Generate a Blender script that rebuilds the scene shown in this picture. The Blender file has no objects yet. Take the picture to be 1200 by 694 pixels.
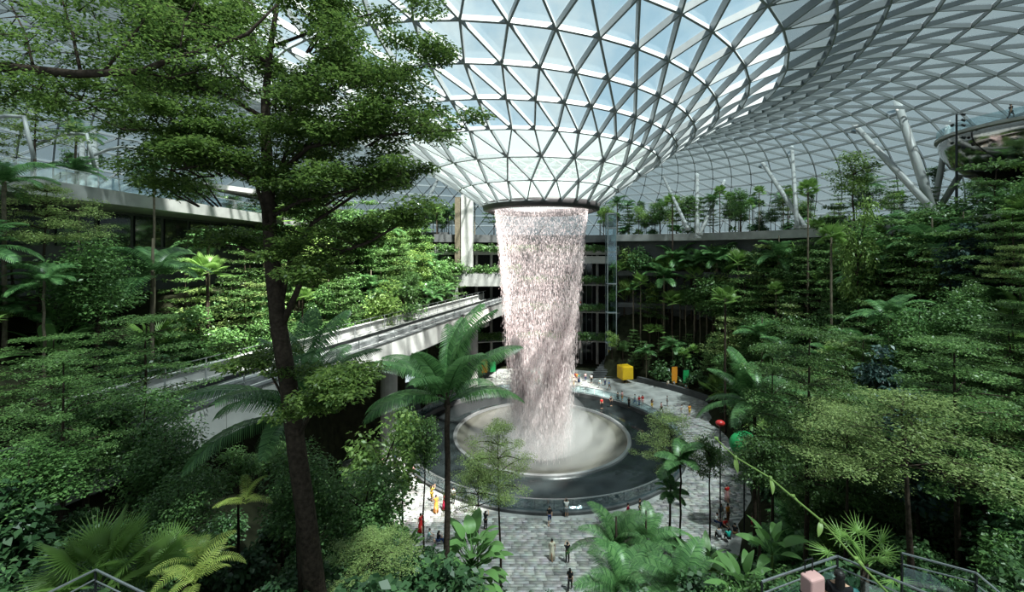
import bpy, math, random
import numpy as np
from mathutils import Vector, Matrix, Euler

# ------------------------------------------------------------------ camera
F, HZ = 510.0, 296.0                    # focal length and horizon row, in pixels of a 1200 x 694 frame
EYE = 25.0                              # eye height above the plaza
scn = bpy.context.scene
col = scn.collection
cam_data = bpy.data.cameras.new('camera')
cam = bpy.data.objects.new('camera', cam_data)
col.objects.link(cam)
cam.location = (0, 0, EYE)
cam.rotation_euler = (math.radians(90), 0, 0)
cam_data.sensor_width = 36.0
cam_data.lens = F / 1200 * 36.0
cam_data.shift_y = -(347 - HZ) / 1200.0
cam_data.clip_start = 0.1
cam_data.clip_end = 1000
scn.camera = cam
scn.cycles.volume_bounces = 4

# ------------------------------------------------------------------ sky, sun, exposure
scn.view_settings.view_transform = 'Standard'
scn.view_settings.look = 'None'
scn.view_settings.gamma = 1.0
scn.view_settings.exposure = 0.40
world = bpy.data.worlds.new('sky')
scn.world = world
world.use_nodes = True
nt = world.node_tree
nt.nodes.clear()
w_out = nt.nodes.new('ShaderNodeOutputWorld')
w_bg = nt.nodes.new('ShaderNodeBackground')
w_tc = nt.nodes.new('ShaderNodeTexCoord')
w_noise = nt.nodes.new('ShaderNodeTexNoise')
w_noise.inputs['Scale'].default_value = 3.2
w_noise.inputs['Detail'].default_value = 7.0
w_noise.inputs['Roughness'].default_value = 0.62
w_ramp = nt.nodes.new('ShaderNodeValToRGB')
w_ramp.color_ramp.elements[0].position = 0.40
w_ramp.color_ramp.elements[0].color = (0.36, 0.52, 0.63, 1)
w_ramp.color_ramp.elements[1].position = 0.62
w_ramp.color_ramp.elements[1].color = (0.60, 0.69, 0.715, 1)
nt.links.new(w_tc.outputs['Generated'], w_noise.inputs['Vector'])
nt.links.new(w_noise.outputs['Fac'], w_ramp.inputs['Fac'])
nt.links.new(w_ramp.outputs['Color'], w_bg.inputs['Color'])
w_bg.inputs['Strength'].default_value = 1.0
nt.links.new(w_bg.outputs['Background'], w_out.inputs['Surface'])

sun_data = bpy.data.lights.new('sun', 'SUN')
sun_data.energy = 22.0
sun_data.color = (1.0, 0.965, 0.90)
sun_data.angle = math.radians(2.2)
sun = bpy.data.objects.new('sun', sun_data)
col.objects.link(sun)
SUN_DIR = Vector((0.30, -0.34, 1.0)).normalized()      # towards the sun
sun.rotation_euler = SUN_DIR.to_track_quat('Z', 'Y').to_euler()
sun.location = (30, 20, 90)

# ------------------------------------------------------------------ helpers
rng = np.random.default_rng(11)
random.seed(11)
AX, AY = 4.0, 60.0                      # axis of the waterfall


def at(px, py, depth):
    return Vector(((px - 600) / F * depth, depth, EYE - (py - HZ) / F * depth))


def on_ground(px, py, z=0.0):
    d = (EYE - z) * F / (py - HZ)
    return Vector(((px - 600) / F * d, d, z))


def to_px(p):
    return 600 + F * p[0] / p[1], HZ - F * (p[2] - EYE) / p[1]


def interp(x, xs, ys):
    return float(np.interp(x, xs, ys))


def smooth(x, a, b):
    t = min(1, max(0, (x - a) / (b - a)))
    return t * t * (3 - 2 * t)


def wall_radius(phi):                   # phi in degrees, 0 towards the camera, 90 to the right, 180 to the back
    return interp(phi, [55, 70, 100, 130, 150, 170, 200, 215], [50, 48, 46, 43, 38, 35, 35, 36])


def terrain(x, y):
    dx, dy = x - AX, y - AY
    rho = math.hypot(dx, dy)
    phi = math.degrees(math.atan2(dx, -dy))
    a = abs(phi)
    front = interp(rho, [0, 28, 30, 40, 50, 60, 90], [0, 0, 0.6, 8, 15, 16.3, 17])
    rho -= (8.0 if phi > 0 else 6.0) * smooth(a, 96, 124)
    if phi > 0:
        side = interp(rho, [0, 25, 27, 34, 42, 47, 52, 90], [0, 0, 1.5, 8.5, 16.5, 21.5, 23, 24])
    else:
        side = interp(rho, [0, 25, 27, 34, 42, 50, 60, 90], [0, 0, 1.5, 8, 16, 22, 24, 24])
    wf = 1 - smooth(a, 24, 55)
    h = front * wf + side * (1 - wf)
    wb = smooth(a, 138, 158)
    back = interp(rho, [0, 26, 28, 60, 90], [0, 0, 0.5, 1.0, 1.0])
    h = h * (1 - wb) + back * wb
    side_off = (x + 14.5) * 0.9561 - (y - 37.0) * 0.2929     # across the rail bridge, negative beyond it
    if side_off < -9.8 and y > 30 and phi < 0:                # bank rising from the bridge to the left walkway
        h = max(h, min(21.0, 9.0 + (-9.8 - side_off) * 1.0) * smooth(y, 30, 45))
    if 112 < phi < 156:                                       # bank against the far wall
        r0 = math.hypot(dx, dy)
        h = max(h, interp(wall_radius(phi) - r0, [0, 6.5], [13, 0.4]) * smooth(phi, 112, 120) * (1 - smooth(phi, 150, 156)))
    return h


# -------- mesh building
def link_mesh(name, V, Fs, mat, parent=None, smooth_shade=False):
    me = bpy.data.meshes.new(name)
    V = np.asarray(V, dtype=np.float32).reshape(-1, 3)
    if isinstance(Fs, np.ndarray):
        n, k = Fs.shape
        me.vertices.add(len(V))
        me.vertices.foreach_set('co', V.ravel())
        me.loops.add(n * k)
        me.loops.foreach_set('vertex_index', Fs.astype(np.int32).ravel())
        me.polygons.add(n)
        me.polygons.foreach_set('loop_start', np.arange(0, n * k, k, dtype=np.int32))
        me.polygons.foreach_set('loop_total', np.full(n, k, dtype=np.int32))
        me.update(calc_edges=True)
    else:
        me.from_pydata([tuple(v) for v in V.tolist()], [], Fs)
        me.update()
    if smooth_shade:
        me.polygons.foreach_set('use_smooth', np.ones(len(me.polygons), dtype=bool))
    if mat:
        me.materials.append(mat)
    o = bpy.data.objects.new(name, me)
    col.objects.link(o)
    if parent is not None:
        o.parent = parent
    return o


class MB:
    """collects simple solids into one mesh"""
    def __init__(self):
        self.V, self.F = [], []

    def add(self, V, Fs):
        b = len(self.V)
        self.V += [tuple(v) for v in V]
        self.F += [tuple(i + b for i in f) for f in Fs]

    def box(self, x0, x1, y0, y1, z0, z1):
        self.add([(x0, y0, z0), (x1, y0, z0), (x1, y1, z0), (x0, y1, z0),
                  (x0, y0, z1), (x1, y0, z1), (x1, y1, z1), (x0, y1, z1)],
                 [(0, 3, 2, 1), (4, 5, 6, 7), (0, 1, 5, 4), (1, 2, 6, 5), (2, 3, 7, 6), (3, 0, 4, 7)])

    def bar(self, a, b, w, h, up=(0, 0, 1)):
        a, b = Vector(a), Vector(b)
        d = (b - a).normalized()
        u = Vector(up)
        s = d.cross(u)
        if s.length < 1e-4:
            s = d.cross(Vector((0, 1, 0)))
        s.normalize()
        u = s.cross(d).normalized()
        s, u = s * (w / 2), u * (h / 2)
        V = [a - s - u, a + s - u, a + s + u, a - s + u, b - s - u, b + s - u, b + s + u, b - s + u]
        self.add(V, [(0, 3, 2, 1), (4, 5, 6, 7), (0, 1, 5, 4), (1, 2, 6, 5), (2, 3, 7, 6), (3, 0, 4, 7)])

    def tube(self, pts, radii, n=7, cap=True):
        pts = [Vector(p) for p in pts]
        if not hasattr(radii, '__len__'):
            radii = [radii] * len(pts)
        b = len(self.V)
        ref = Vector((0.13, 0.31, 0.94))
        for i, p in enumerate(pts):
            d = (pts[min(i + 1, len(pts) - 1)] - pts[max(i - 1, 0)]).normalized()
            s = d.cross(ref)
            if s.length < 0.05:
                s = d.cross(Vector((1, 0, 0)))
            s.normalize()
            u = d.cross(s)
            for k in range(n):
                a = 2 * math.pi * k / n
                self.V.append(tuple(p + (s * math.cos(a) + u * math.sin(a)) * radii[i]))
        for i in range(len(pts) - 1):
            for k in range(n):
                k2 = (k + 1) % n
                self.F.append((b + i * n + k, b + i * n + k2, b + (i + 1) * n + k2, b + (i + 1) * n + k))
        if cap:
            self.F.append(tuple(b + k for k in reversed(range(n))))
            self.F.append(tuple(b + (len(pts) - 1) * n + k for k in range(n)))

    def lathe(self, prof, n=48, cx=0, cy=0, a0=0, a1=360, close=False):
        """prof: list of (r, z); swept round the vertical axis; angle measured from the camera side"""
        full = abs(a1 - a0) >= 359.9
        m = n if full else n + 1
        b = len(self.V)
        for k in range(m):
            a = math.radians(a0 + (a1 - a0) * k / n)
            for r, z in prof:
                self.V.append((cx + r * math.sin(a), cy - r * math.cos(a), z))
        L = len(prof)
        for k in range(n):
            k2 = (k + 1) % m
            for i in range(L if close else L - 1):
                i2 = (i + 1) % L
                self.F.append((b + k * L + i, b + k2 * L + i, b + k2 * L + i2, b + k * L + i2))
        if close and not full:
            self.F.append(tuple(b + i for i in range(L)))
            self.F.append(tuple(b + n * L + i for i in reversed(range(L))))

    def ball(self, c, rx, ry, rz, nu=10, nv=7):
        V, Fs = [], []
        for j in range(nv + 1):
            t = math.pi * j / nv
            for i in range(nu):
                a = 2 * math.pi * i / nu
                V.append((c[0] + rx * math.sin(t) * math.cos(a), c[1] + ry * math.sin(t) * math.sin(a), c[2] + rz * math.cos(t)))
        for j in range(nv):
            for i in range(nu):
                i2 = (i + 1) % nu
                Fs.append((j * nu + i, (j + 1) * nu + i, (j + 1) * nu + i2, j * nu + i2))
        self.add(V, Fs)

    def build(self, name, mat, parent=None, smooth_shade=False):
        return link_mesh(name, self.V, self.F, mat, parent, smooth_shade)


def empty(name, loc=(0, 0, 0), rz=0.0, scale=1.0):
    o = bpy.data.objects.new(name, None)
    o.empty_display_size = 0.3
    o.location = loc
    o.rotation_euler = (0, 0, rz)
    o.scale = (scale, scale, scale) if not hasattr(scale, '__len__') else scale
    col.objects.link(o)
    return o


def tag(o, label=None, cat=None, group=None, kind=None):
    if label:
        o['label'] = label
    if cat:
        o['category'] = cat
    if group:
        o['group'] = group
    if kind:
        o['kind'] = kind
    return o


def dup(o, parent=None):
    c = o.copy()
    col.objects.link(c)
    if parent is not None:
        c.parent = parent
    for ch in o.children:
        dup(ch, c)
    return c


# -------- materials
def new_mat(name):
    m = bpy.data.materials.new(name)
    m.use_nodes = True
    m.node_tree.nodes.clear()
    return m, m.node_tree


def N(t, kind, **kw):
    n = t.nodes.new(kind)
    for k, v in kw.items():
        if k in n.inputs:
            n.inputs[k].default_value = v
        else:
            setattr(n, k, v)
    return n


def solid(name, c, rough=0.6, metal=0.0, spec=0.4, vary=0.12, scale=3.0, bump=0.0):
    m, t = new_mat(name)
    out = N(t, 'ShaderNodeOutputMaterial')
    b = N(t, 'ShaderNodeBsdfPrincipled')
    b.inputs['Roughness'].default_value = rough
    b.inputs['Metallic'].default_value = metal
    b.inputs['Specular IOR Level'].default_value = spec
    tc = N(t, 'ShaderNodeTexCoord')
    no = N(t, 'ShaderNodeTexNoise')
    no.inputs['Scale'].default_value = scale
    no.inputs['Detail'].default_value = 5
    r = N(t, 'ShaderNodeValToRGB')
    lo = [max(0, x * (1 - vary)) for x in c] + [1]
    hi = [min(1, x * (1 + vary)) for x in c] + [1]
    r.color_ramp.elements[0].position = 0.3
    r.color_ramp.elements[0].color = lo
    r.color_ramp.elements[1].position = 0.7
    r.color_ramp.elements[1].color = hi
    t.links.new(tc.outputs['Object'], no.inputs['Vector'])
    t.links.new(no.outputs['Fac'], r.inputs['Fac'])
    t.links.new(r.outputs['Color'], b.inputs['Base Color'])
    if bump:
        bp = N(t, 'ShaderNodeBump')
        bp.inputs['Strength'].default_value = bump
        bp.inputs['Distance'].default_value = 0.05
        t.links.new(no.outputs['Fac'], bp.inputs['Height'])
        t.links.new(bp.outputs['Normal'], b.inputs['Normal'])
    t.links.new(b.outputs['BSDF'], out.inputs['Surface'])
    return m


def leaf_mat(name, c1, c2, transl=0.3, rough=0.42, obj_vary=0.25):
    """leaf: every leaf (mesh island) takes its own green, every plant its own cast"""
    m, t = new_mat(name)
    out = N(t, 'ShaderNodeOutputMaterial')
    c1, c2 = [[min(1, k * (q * 0.86 + 0.14 * (0.3 * c[0] + 0.6 * c[1] + 0.1 * c[2]))) for q in c] for k, c in ((1.25, c1), (1.4, c2))]
    geo = N(t, 'ShaderNodeNewGeometry')
    oi = N(t, 'ShaderNodeObjectInfo')
    r = N(t, 'ShaderNodeValToRGB')
    r.color_ramp.elements[0].color = (*c1, 1)
    r.color_ramp.elements[1].color = (*c2, 1)
    t.links.new(geo.outputs['Random Per Island'], r.inputs['Fac'])
    mp = N(t, 'ShaderNodeMapRange')
    mp.inputs['To Min'].default_value = 1 - obj_vary
    mp.inputs['To Max'].default_value = 1 + obj_vary
    t.links.new(oi.outputs['Random'], mp.inputs['Value'])
    mul = N(t, 'ShaderNodeVectorMath', operation='SCALE')
    t.links.new(r.outputs['Color'], mul.inputs[0])
    t.links.new(mp.outputs['Result'], mul.inputs['Scale'])
    b = N(t, 'ShaderNodeBsdfPrincipled')
    b.inputs['Roughness'].default_value = rough
    b.inputs['Specular IOR Level'].default_value = 0.45
    t.links.new(mul.outputs['Vector'], b.inputs['Base Color'])
    tr = N(t, 'ShaderNodeBsdfTranslucent')
    t.links.new(mul.outputs['Vector'], tr.inputs['Color'])
    mx = N(t, 'ShaderNodeMixShader')
    mx.inputs['Fac'].default_value = transl
    t.links.new(b.outputs['BSDF'], mx.inputs[1])
    t.links.new(tr.outputs['BSDF'], mx.inputs[2])
    t.links.new(mx.outputs['Shader'], out.inputs['Surface'])
    return m


def glass_mat(name, tint, haze=0.0, haze_col=(0.5, 0.52, 0.53), gloss=0.08):
    m, t = new_mat(name)
    out = N(t, 'ShaderNodeOutputMaterial')
    tr = N(t, 'ShaderNodeBsdfTransparent')
    tr.inputs['Color'].default_value = (*tint, 1)
    gl = N(t, 'ShaderNodeBsdfGlossy')
    gl.inputs['Roughness'].default_value = 0.05
    mx = N(t, 'ShaderNodeMixShader')
    mx.inputs['Fac'].default_value = gloss
    t.links.new(tr.outputs['BSDF'], mx.inputs[1])
    t.links.new(gl.outputs['BSDF'], mx.inputs[2])
    last = mx
    if haze:
        df = N(t, 'ShaderNodeBsdfDiffuse')
        df.inputs['Color'].default_value = (*haze_col, 1)
        tl = N(t, 'ShaderNodeBsdfTranslucent')
        tl.inputs['Color'].default_value = (*haze_col, 1)
        m2 = N(t, 'ShaderNodeMixShader')
        m2.inputs['Fac'].default_value = 0.5
        t.links.new(df.outputs['BSDF'], m2.inputs[1])
        t.links.new(tl.outputs['BSDF'], m2.inputs[2])
        m3 = N(t, 'ShaderNodeMixShader')
        m3.inputs['Fac'].default_value = haze
        t.links.new(mx.outputs['Shader'], m3.inputs[1])
        t.links.new(m2.outputs['Shader'], m3.inputs[2])
        last = m3
    t.links.new(last.outputs['Shader'], out.inputs['Surface'])
    return m


M = {}
M['steel'] = solid('painted_steel', (0.27, 0.29, 0.30), 0.5, 0.0, 0.3, 0.05)
M['ring'] = solid('dark_ring_metal', (0.085, 0.075, 0.078), 0.45, 0.2)
M['glass'] = glass_mat('roof_glass', (0.93, 0.97, 0.97), gloss=0.05)
M['glass_frit'] = glass_mat('dimmed_frit_glass', (0.50, 0.555, 0.57), haze=0.22, haze_col=(0.24, 0.27, 0.28), gloss=0.06)  # frit plus a grey tint; the outer roof's dimness is put into the colour
M['glass_base'] = glass_mat('pale_fritted_glass', (0.92, 0.96, 0.96), haze=0.28, haze_col=(0.50, 0.56, 0.54), gloss=0.05)
M['rail_glass'] = glass_mat('railing_glass', (0.80, 0.90, 0.92), gloss=0.16)
M['concrete'] = solid('concrete', (0.30, 0.30, 0.29), 0.8, 0, 0.2, 0.18, 0.7, 0.2)
M['pale_concrete'] = solid('pale_concrete', (0.42, 0.415, 0.40), 0.75, 0, 0.2, 0.12, 0.8, 0.1)
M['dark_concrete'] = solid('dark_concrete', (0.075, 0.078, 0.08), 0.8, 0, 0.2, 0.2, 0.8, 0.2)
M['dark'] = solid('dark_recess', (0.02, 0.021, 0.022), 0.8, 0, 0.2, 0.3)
M['shop_glass'] = solid('shopfront_glass', (0.02, 0.022, 0.025), 0.08, 0, 0.6, 0.2)
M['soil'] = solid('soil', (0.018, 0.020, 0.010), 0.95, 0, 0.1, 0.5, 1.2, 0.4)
M['white_metal'] = solid('shaded_white_steel', (0.36, 0.37, 0.365), 0.45, 0, 0.3, 0.05)  # white steel toned down to grey; the columns' shade is in the colour
M['rail_metal'] = solid('brushed_metal', (0.45, 0.47, 0.48), 0.3, 0.8, 0.5, 0.06)
M['dark_metal'] = solid('dark_metal', (0.03, 0.032, 0.034), 0.45, 0.5)
M['track'] = solid('track_bed', (0.17, 0.175, 0.18), 0.8, 0, 0.2, 0.3, 2.0)
M['bark'] = solid('dark_bark', (0.055, 0.040, 0.030), 0.9, 0, 0.15, 0.45, 9.0, 0.6)
M['bark_pale'] = solid('pale_bark', (0.15, 0.125, 0.09), 0.9, 0, 0.15, 0.35, 7.0, 0.5)
M['stalk'] = solid('green_stalk', (0.10, 0.16, 0.04), 0.5, 0, 0.3, 0.25, 4.0)
M['yellow'] = solid('yellow_paint', (0.80, 0.50, 0.02), 0.4, 0, 0.4, 0.05)
M['orange'] = solid('orange_fabric', (0.75, 0.30, 0.03), 0.6, 0, 0.2, 0.06)
M['green_fabric'] = solid('green_fabric', (0.02, 0.30, 0.09), 0.5, 0, 0.3, 0.06)
M['red'] = solid('red_rubber', (0.55, 0.03, 0.03), 0.35, 0, 0.5, 0.06)
M['pink'] = solid('pink_plastic', (0.62, 0.36, 0.34), 0.4, 0, 0.5, 0.05)
M['mirror'] = solid('mirror_steel', (0.42, 0.40, 0.38), 0.10, 1.0, 0.5, 0.15, 0.35, 0.6)
M['slate'] = None

# species greens
M['lf_main'] = leaf_mat('leaf_small_dark', (0.035, 0.085, 0.014), (0.16, 0.25, 0.035), 0.55)
M['lf_layer'] = leaf_mat('leaf_layered_tree', (0.040, 0.105, 0.022), (0.13, 0.24, 0.050), 0.35)
M['lf_pale'] = leaf_mat('leaf_pale_tree', (0.10, 0.17, 0.035), (0.25, 0.33, 0.085), 0.35)
M['lf_bush'] = leaf_mat('leaf_bushy', (0.030, 0.090, 0.018), (0.10, 0.21, 0.040), 0.3)
M['lf_lime'] = leaf_mat('leaf_yellow_green', (0.10, 0.20, 0.025), (0.22, 0.33, 0.06), 0.35)
M['lf_deep'] = leaf_mat('leaf_deep_green', (0.014, 0.055, 0.016), (0.05, 0.12, 0.035), 0.22)
M['lf_palm'] = leaf_mat('leaf_palm', (0.024, 0.095, 0.022), (0.11, 0.25, 0.065), 0.3, 0.35)
M['lf_fan'] = leaf_mat('leaf_fan_palm', (0.075, 0.18, 0.022), (0.16, 0.29, 0.045), 0.35, 0.35)
M['lf_paddle'] = leaf_mat('leaf_paddle', (0.045, 0.14, 0.028), (0.12, 0.26, 0.055), 0.3, 0.45)
M['lf_fern'] = leaf_mat('leaf_yellow_fern', (0.24, 0.36, 0.04), (0.42, 0.48, 0.07), 0.35, 0.4)
M['lf_orange'] = leaf_mat('leaf_orange', (0.45, 0.30, 0.04), (0.60, 0.45, 0.10), 0.3, 0.4)
M['lf_shrub'] = leaf_mat('leaf_shrub', (0.026, 0.085, 0.022), (0.09, 0.19, 0.05), 0.25, 0.36)
M['lf_blue'] = leaf_mat('leaf_blue_green', (0.02, 0.05, 0.045), (0.06, 0.12, 0.10), 0.2, 0.4)

# ================================================================== THE SETTING
# ---- paving and water materials
def paving_mat():
    m, t = new_mat('stone_paving')
    out = N(t, 'ShaderNodeOutputMaterial')
    b = N(t, 'ShaderNodeBsdfPrincipled')
    b.inputs['Roughness'].default_value = 0.62
    geo = N(t, 'ShaderNodeNewGeometry')
    r = N(t, 'ShaderNodeValToRGB')
    e = r.color_ramp.elements
    e[0].position, e[0].color = 0.0, (0.23, 0.225, 0.215, 1)
    e[1].position, e[1].color = 1.0, (0.50, 0.49, 0.465, 1)
    k = r.color_ramp.elements.new(0.42)
    k.color = (0.38, 0.375, 0.36, 1)
    tc = N(t, 'ShaderNodeTexCoord')
    no = N(t, 'ShaderNodeTexNoise')
    no.inputs['Scale'].default_value = 1.6
    no.inputs['Detail'].default_value = 6
    mx = N(t, 'ShaderNodeMix', data_type='RGBA', blend_type='MULTIPLY')
    mx.inputs['Factor'].default_value = 0.35
    t.links.new(geo.outputs['Random Per Island'], r.inputs['Fac'])
    t.links.new(tc.outputs['Object'], no.inputs['Vector'])
    t.links.new(r.outputs['Color'], mx.inputs['A'])
    t.links.new(no.outputs['Color'], mx.inputs['B'])
    t.links.new(mx.outputs['Result'], b.inputs['Base Color'])
    t.links.new(b.outputs['BSDF'], out.inputs['Surface'])
    return m


def water_surface(name, c, rough, scale, strength):
    m, t = new_mat(name)
    out = N(t, 'ShaderNodeOutputMaterial')
    b = N(t, 'ShaderNodeBsdfPrincipled')
    b.inputs['Base Color'].default_value = (*c, 1)
    b.inputs['Roughness'].default_value = rough
    b.inputs['Specular IOR Level'].default_value = 0.38
    tc = N(t, 'ShaderNodeTexCoord')
    no = N(t, 'ShaderNodeTexNoise')
    no.inputs['Scale'].default_value = scale
    no.inputs['Detail'].default_value = 4
    bp = N(t, 'ShaderNodeBump')
    bp.inputs['Strength'].default_value = strength
    bp.inputs['Distance'].default_value = 0.08
    t.links.new(tc.outputs['Object'], no.inputs['Vector'])
    t.links.new(no.outputs['Fac'], bp.inputs['Height'])
    t.links.new(bp.outputs['Normal'], b.inputs['Normal'])
    t.links.new(b.outputs['BSDF'], out.inputs['Surface'])
    return m


M['paving'] = paving_mat()
M['slate'] = water_surface('wet_slate', (0.017, 0.022, 0.023), 0.08, 1.1, 0.25)
M['bowl'] = water_surface('wet_bowl', (0.065, 0.066, 0.056), 0.3, 0.9, 0.25)

# ---- plaza floor
b = MB()
b.lathe([(18.3, -0.3), (34, -0.3), (34, 0.0), (18.3, 0.0)], 96, AX, AY, close=True)
floor = tag(b.build('floor', M['concrete']), kind='structure')
V, Q = [], []
y = AY - 32
row = 0
while y < AY + 31.5:
    d = 0.30
    x = AX - 32 - rng.random() * 1.4
    while x < AX + 32:
        w = 0.55 + rng.random() * 0.7
        cxx, cyy = x + w / 2, y + d / 2
        rr = math.hypot(cxx - AX, cyy - AY)
        if 19.3 < rr < 32 and terrain(cxx, cyy) < 0.25 and abs(cyy - AY) < 33:
            z1 = 0.03 + rng.random() * 0.02
            g = 0.02
            k = len(V)
            V += [(x + g, y + g, 0), (x + w - g, y + g, 0), (x + w - g, y + d - g, 0), (x + g, y + d - g, 0),
                  (x + g, y + g, z1), (x + w - g, y + g, z1), (x + w - g, y + d - g, z1), (x + g, y + d - g, z1)]
            Q += [(k + 4, k + 5, k + 6, k + 7), (k, k + 1, k + 5, k + 4), (k + 1, k + 2, k + 6, k + 5),
                  (k + 2, k + 3, k + 7, k + 6), (k + 3, k, k + 4, k + 7)]
        x += w
    y += d
tag(link_mesh('paving_slabs', V, np.array(Q), M['paving'], floor), kind='stuff')

# ---- planted slopes
gx = np.arange(-96, 100.1, 2.0)
gy = np.arange(-14, 110.1, 2.0)
V = np.zeros((len(gy), len(gx), 3), np.float32)
for j, yy in enumerate(gy):
    for i, xx in enumerate(gx):
        h = terrain(xx, yy)
        V[j, i] = (xx, yy, h - 0.25 + (0.25 * math.sin(xx * 0.9) * math.sin(yy * 1.1) if h > 0.6 else -0.35))
nx = len(gx)
Q = [(j * nx + i, j * nx + i + 1, (j + 1) * nx + i + 1, (j + 1) * nx + i)
     for j in range(len(gy) - 1) for i in range(nx - 1)
     if math.hypot(gx[i] + 1 - AX, gy[j] + 1 - AY) > 21]
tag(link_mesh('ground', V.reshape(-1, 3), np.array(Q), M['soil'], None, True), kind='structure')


# ---- concrete terraces round the valley
def arc(name, p0, p1, prof, mat, parent=None, n=None):
    n = n or max(4, int((p1 - p0) / 3))
    b = MB()
    L = None
    for k in range(n + 1):
        phi = p0 + (p1 - p0) * k / n
        a = math.radians(phi)
        pr = prof(phi)
        L = len(pr)
        for r, z in pr:
            b.V.append((AX + r * math.sin(a), AY - r * math.cos(a), z))
    for k in range(n):
        for i in range(L):
            i2 = (i + 1) % L
            b.F.append((k * L + i, (k + 1) * L + i, (k + 1) * L + i2, k * L + i2))
    b.F.append(tuple(range(L)))
    b.F.append(tuple(n * L + i for i in reversed(range(L))))
    return b.build(name, mat, parent)


def rect(dr0, dr1, z0, z1):
    return lambda phi: [(wall_radius(phi) + dr0, z0), (wall_radius(phi) + dr1, z0),
                        (wall_radius(phi) + dr1, z1), (wall_radius(phi) + dr0, z1)]


S = lambda o: tag(o, kind='structure')
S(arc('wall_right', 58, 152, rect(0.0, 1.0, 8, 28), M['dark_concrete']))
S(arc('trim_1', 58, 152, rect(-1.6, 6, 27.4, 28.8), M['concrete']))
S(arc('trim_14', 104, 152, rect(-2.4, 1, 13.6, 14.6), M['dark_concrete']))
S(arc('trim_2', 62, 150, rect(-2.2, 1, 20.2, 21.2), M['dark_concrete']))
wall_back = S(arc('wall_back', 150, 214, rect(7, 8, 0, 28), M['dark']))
LEVELS = [6.5, 12.8, 18.7, 25.4]
for i, z in enumerate(LEVELS):
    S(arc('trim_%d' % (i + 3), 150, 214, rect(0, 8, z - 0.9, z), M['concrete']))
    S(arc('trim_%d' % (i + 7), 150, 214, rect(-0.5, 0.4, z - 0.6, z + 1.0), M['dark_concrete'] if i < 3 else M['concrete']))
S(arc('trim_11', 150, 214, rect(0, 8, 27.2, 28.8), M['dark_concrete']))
S(arc('trim_12', 150.5, 178, rect(0.3, 0.8, 22.6, 24.2), M['pale_concrete']))
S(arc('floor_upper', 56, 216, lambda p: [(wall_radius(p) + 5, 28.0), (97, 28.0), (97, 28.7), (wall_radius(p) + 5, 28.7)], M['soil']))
S(arc('trim_13', 108, 140, lambda p: [(31.2, 0), (31.8, 0), (31.8, 1.0), (31.2, 1.0)], M['dark_concrete']))
# pillars and shopfronts of the far wall
for z0, z1 in zip([0] + LEVELS, LEVELS + [27.2]):
    for phi in range(153, 214, 5):
        r = wall_radius(phi) + 3.5
        a = math.radians(phi)
        b = MB()
        b.tube([(0, 0, z0), (0, 0, z1 - 0.9)], 0.32, 10)
        o = b.build('pillar', M['concrete'], wall_back)
        o.location = (AX + r * math.sin(a), AY - r * math.cos(a), 0)
n_win = 0
for li, (z0, z1) in enumerate(zip([0] + LEVELS[:3], LEVELS)):
    for phi in range(160, 182, 4):
        n_win += 1
        a0, a1 = phi + 0.3, phi + 3.7
        w = S(arc('window_%d' % n_win, a0, a1, (lambda q0, q1: (lambda p: [(wall_radius(p) + 6.6, q0), (wall_radius(p) + 6.7, q0), (wall_radius(p) + 6.7, q1), (wall_radius(p) + 6.6, q1)]))(z0 + 0.1, z1 - 1.4), M['shop_glass'], n=2))
        b = MB()
        for f in (0, 0.5, 1):
            p = a0 + (a1 - a0) * f
            a = math.radians(p)
            r = wall_radius(p) + 6.5
            b.bar((AX + r * math.sin(a), AY - r * math.cos(a), z0), (AX + r * math.sin(a), AY - r * math.cos(a), z1 - 1.0), 0.12, 0.12)
        b.build('window_frame', M['steel'], w)

# ---- left walkway building
b = MB()
b.box(-39.5, -33, 14, 88, 29.1, 30.0)
deck_left = S(b.build('walkway_deck', M['concrete']))
b = MB()
b.box(-33.15, -32.95, 14, 88, 29.0, 30.15)
b.build('fascia', M['concrete'], deck_left)
for k in range(25):
    y0 = 14.2 + k * 2.95
    b = MB()
    b.box(-33.09, -33.05, y0, y0 + 2.85, 30.12, 31.15)
    b.build('glass_panel', M['rail_glass'], deck_left)
b = MB()
b.bar((-33.07, 14, 31.2), (-33.07, 88, 31.2), 0.09, 0.07)
b.build('handrail', M['rail_metal'], deck_left)
b = MB()
b.box(-40.5, -39.4, 12, 90, 12, 30)
b.box(-40.5, -13.5, 92.5, 94.0, -1, 29.3)
b.box(-40.5, -33.2, 87, 92.5, 12, 29.1)
wl = S(b.build('wall_left', M['dark_concrete']))
for k in range(18):
    y0 = 18 + k * 3.9
    b = MB()
    b.box(-39.4, -39.2, y0, y0 + 3.3, 25.6, 28.8)
    b.build('dark_panel', M['shop_glass'], wl)
b = MB()
b.box(-97, -39.4, 8, 112, 29.3, 30.0)
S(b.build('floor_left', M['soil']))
# sloping roof of the walkway building, seen at its far pointed end
b = MB()
b.add([(-33.5, 62, 33.0), (-33.5, 90, 33.0), (-46, 94, 34.5), (-46, 60, 34.5), (-33.5, 62, 33.6), (-32.8, 90, 33.4), (-46, 94, 35.2), (-46, 60, 35.2)],
      [(0, 3, 2, 1), (4, 5, 6, 7), (0, 1, 5, 4), (1, 2, 6, 5), (2, 3, 7, 6), (3, 0, 4, 7)])
S(b.build('walkway_roof', M['pale_concrete']))
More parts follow.
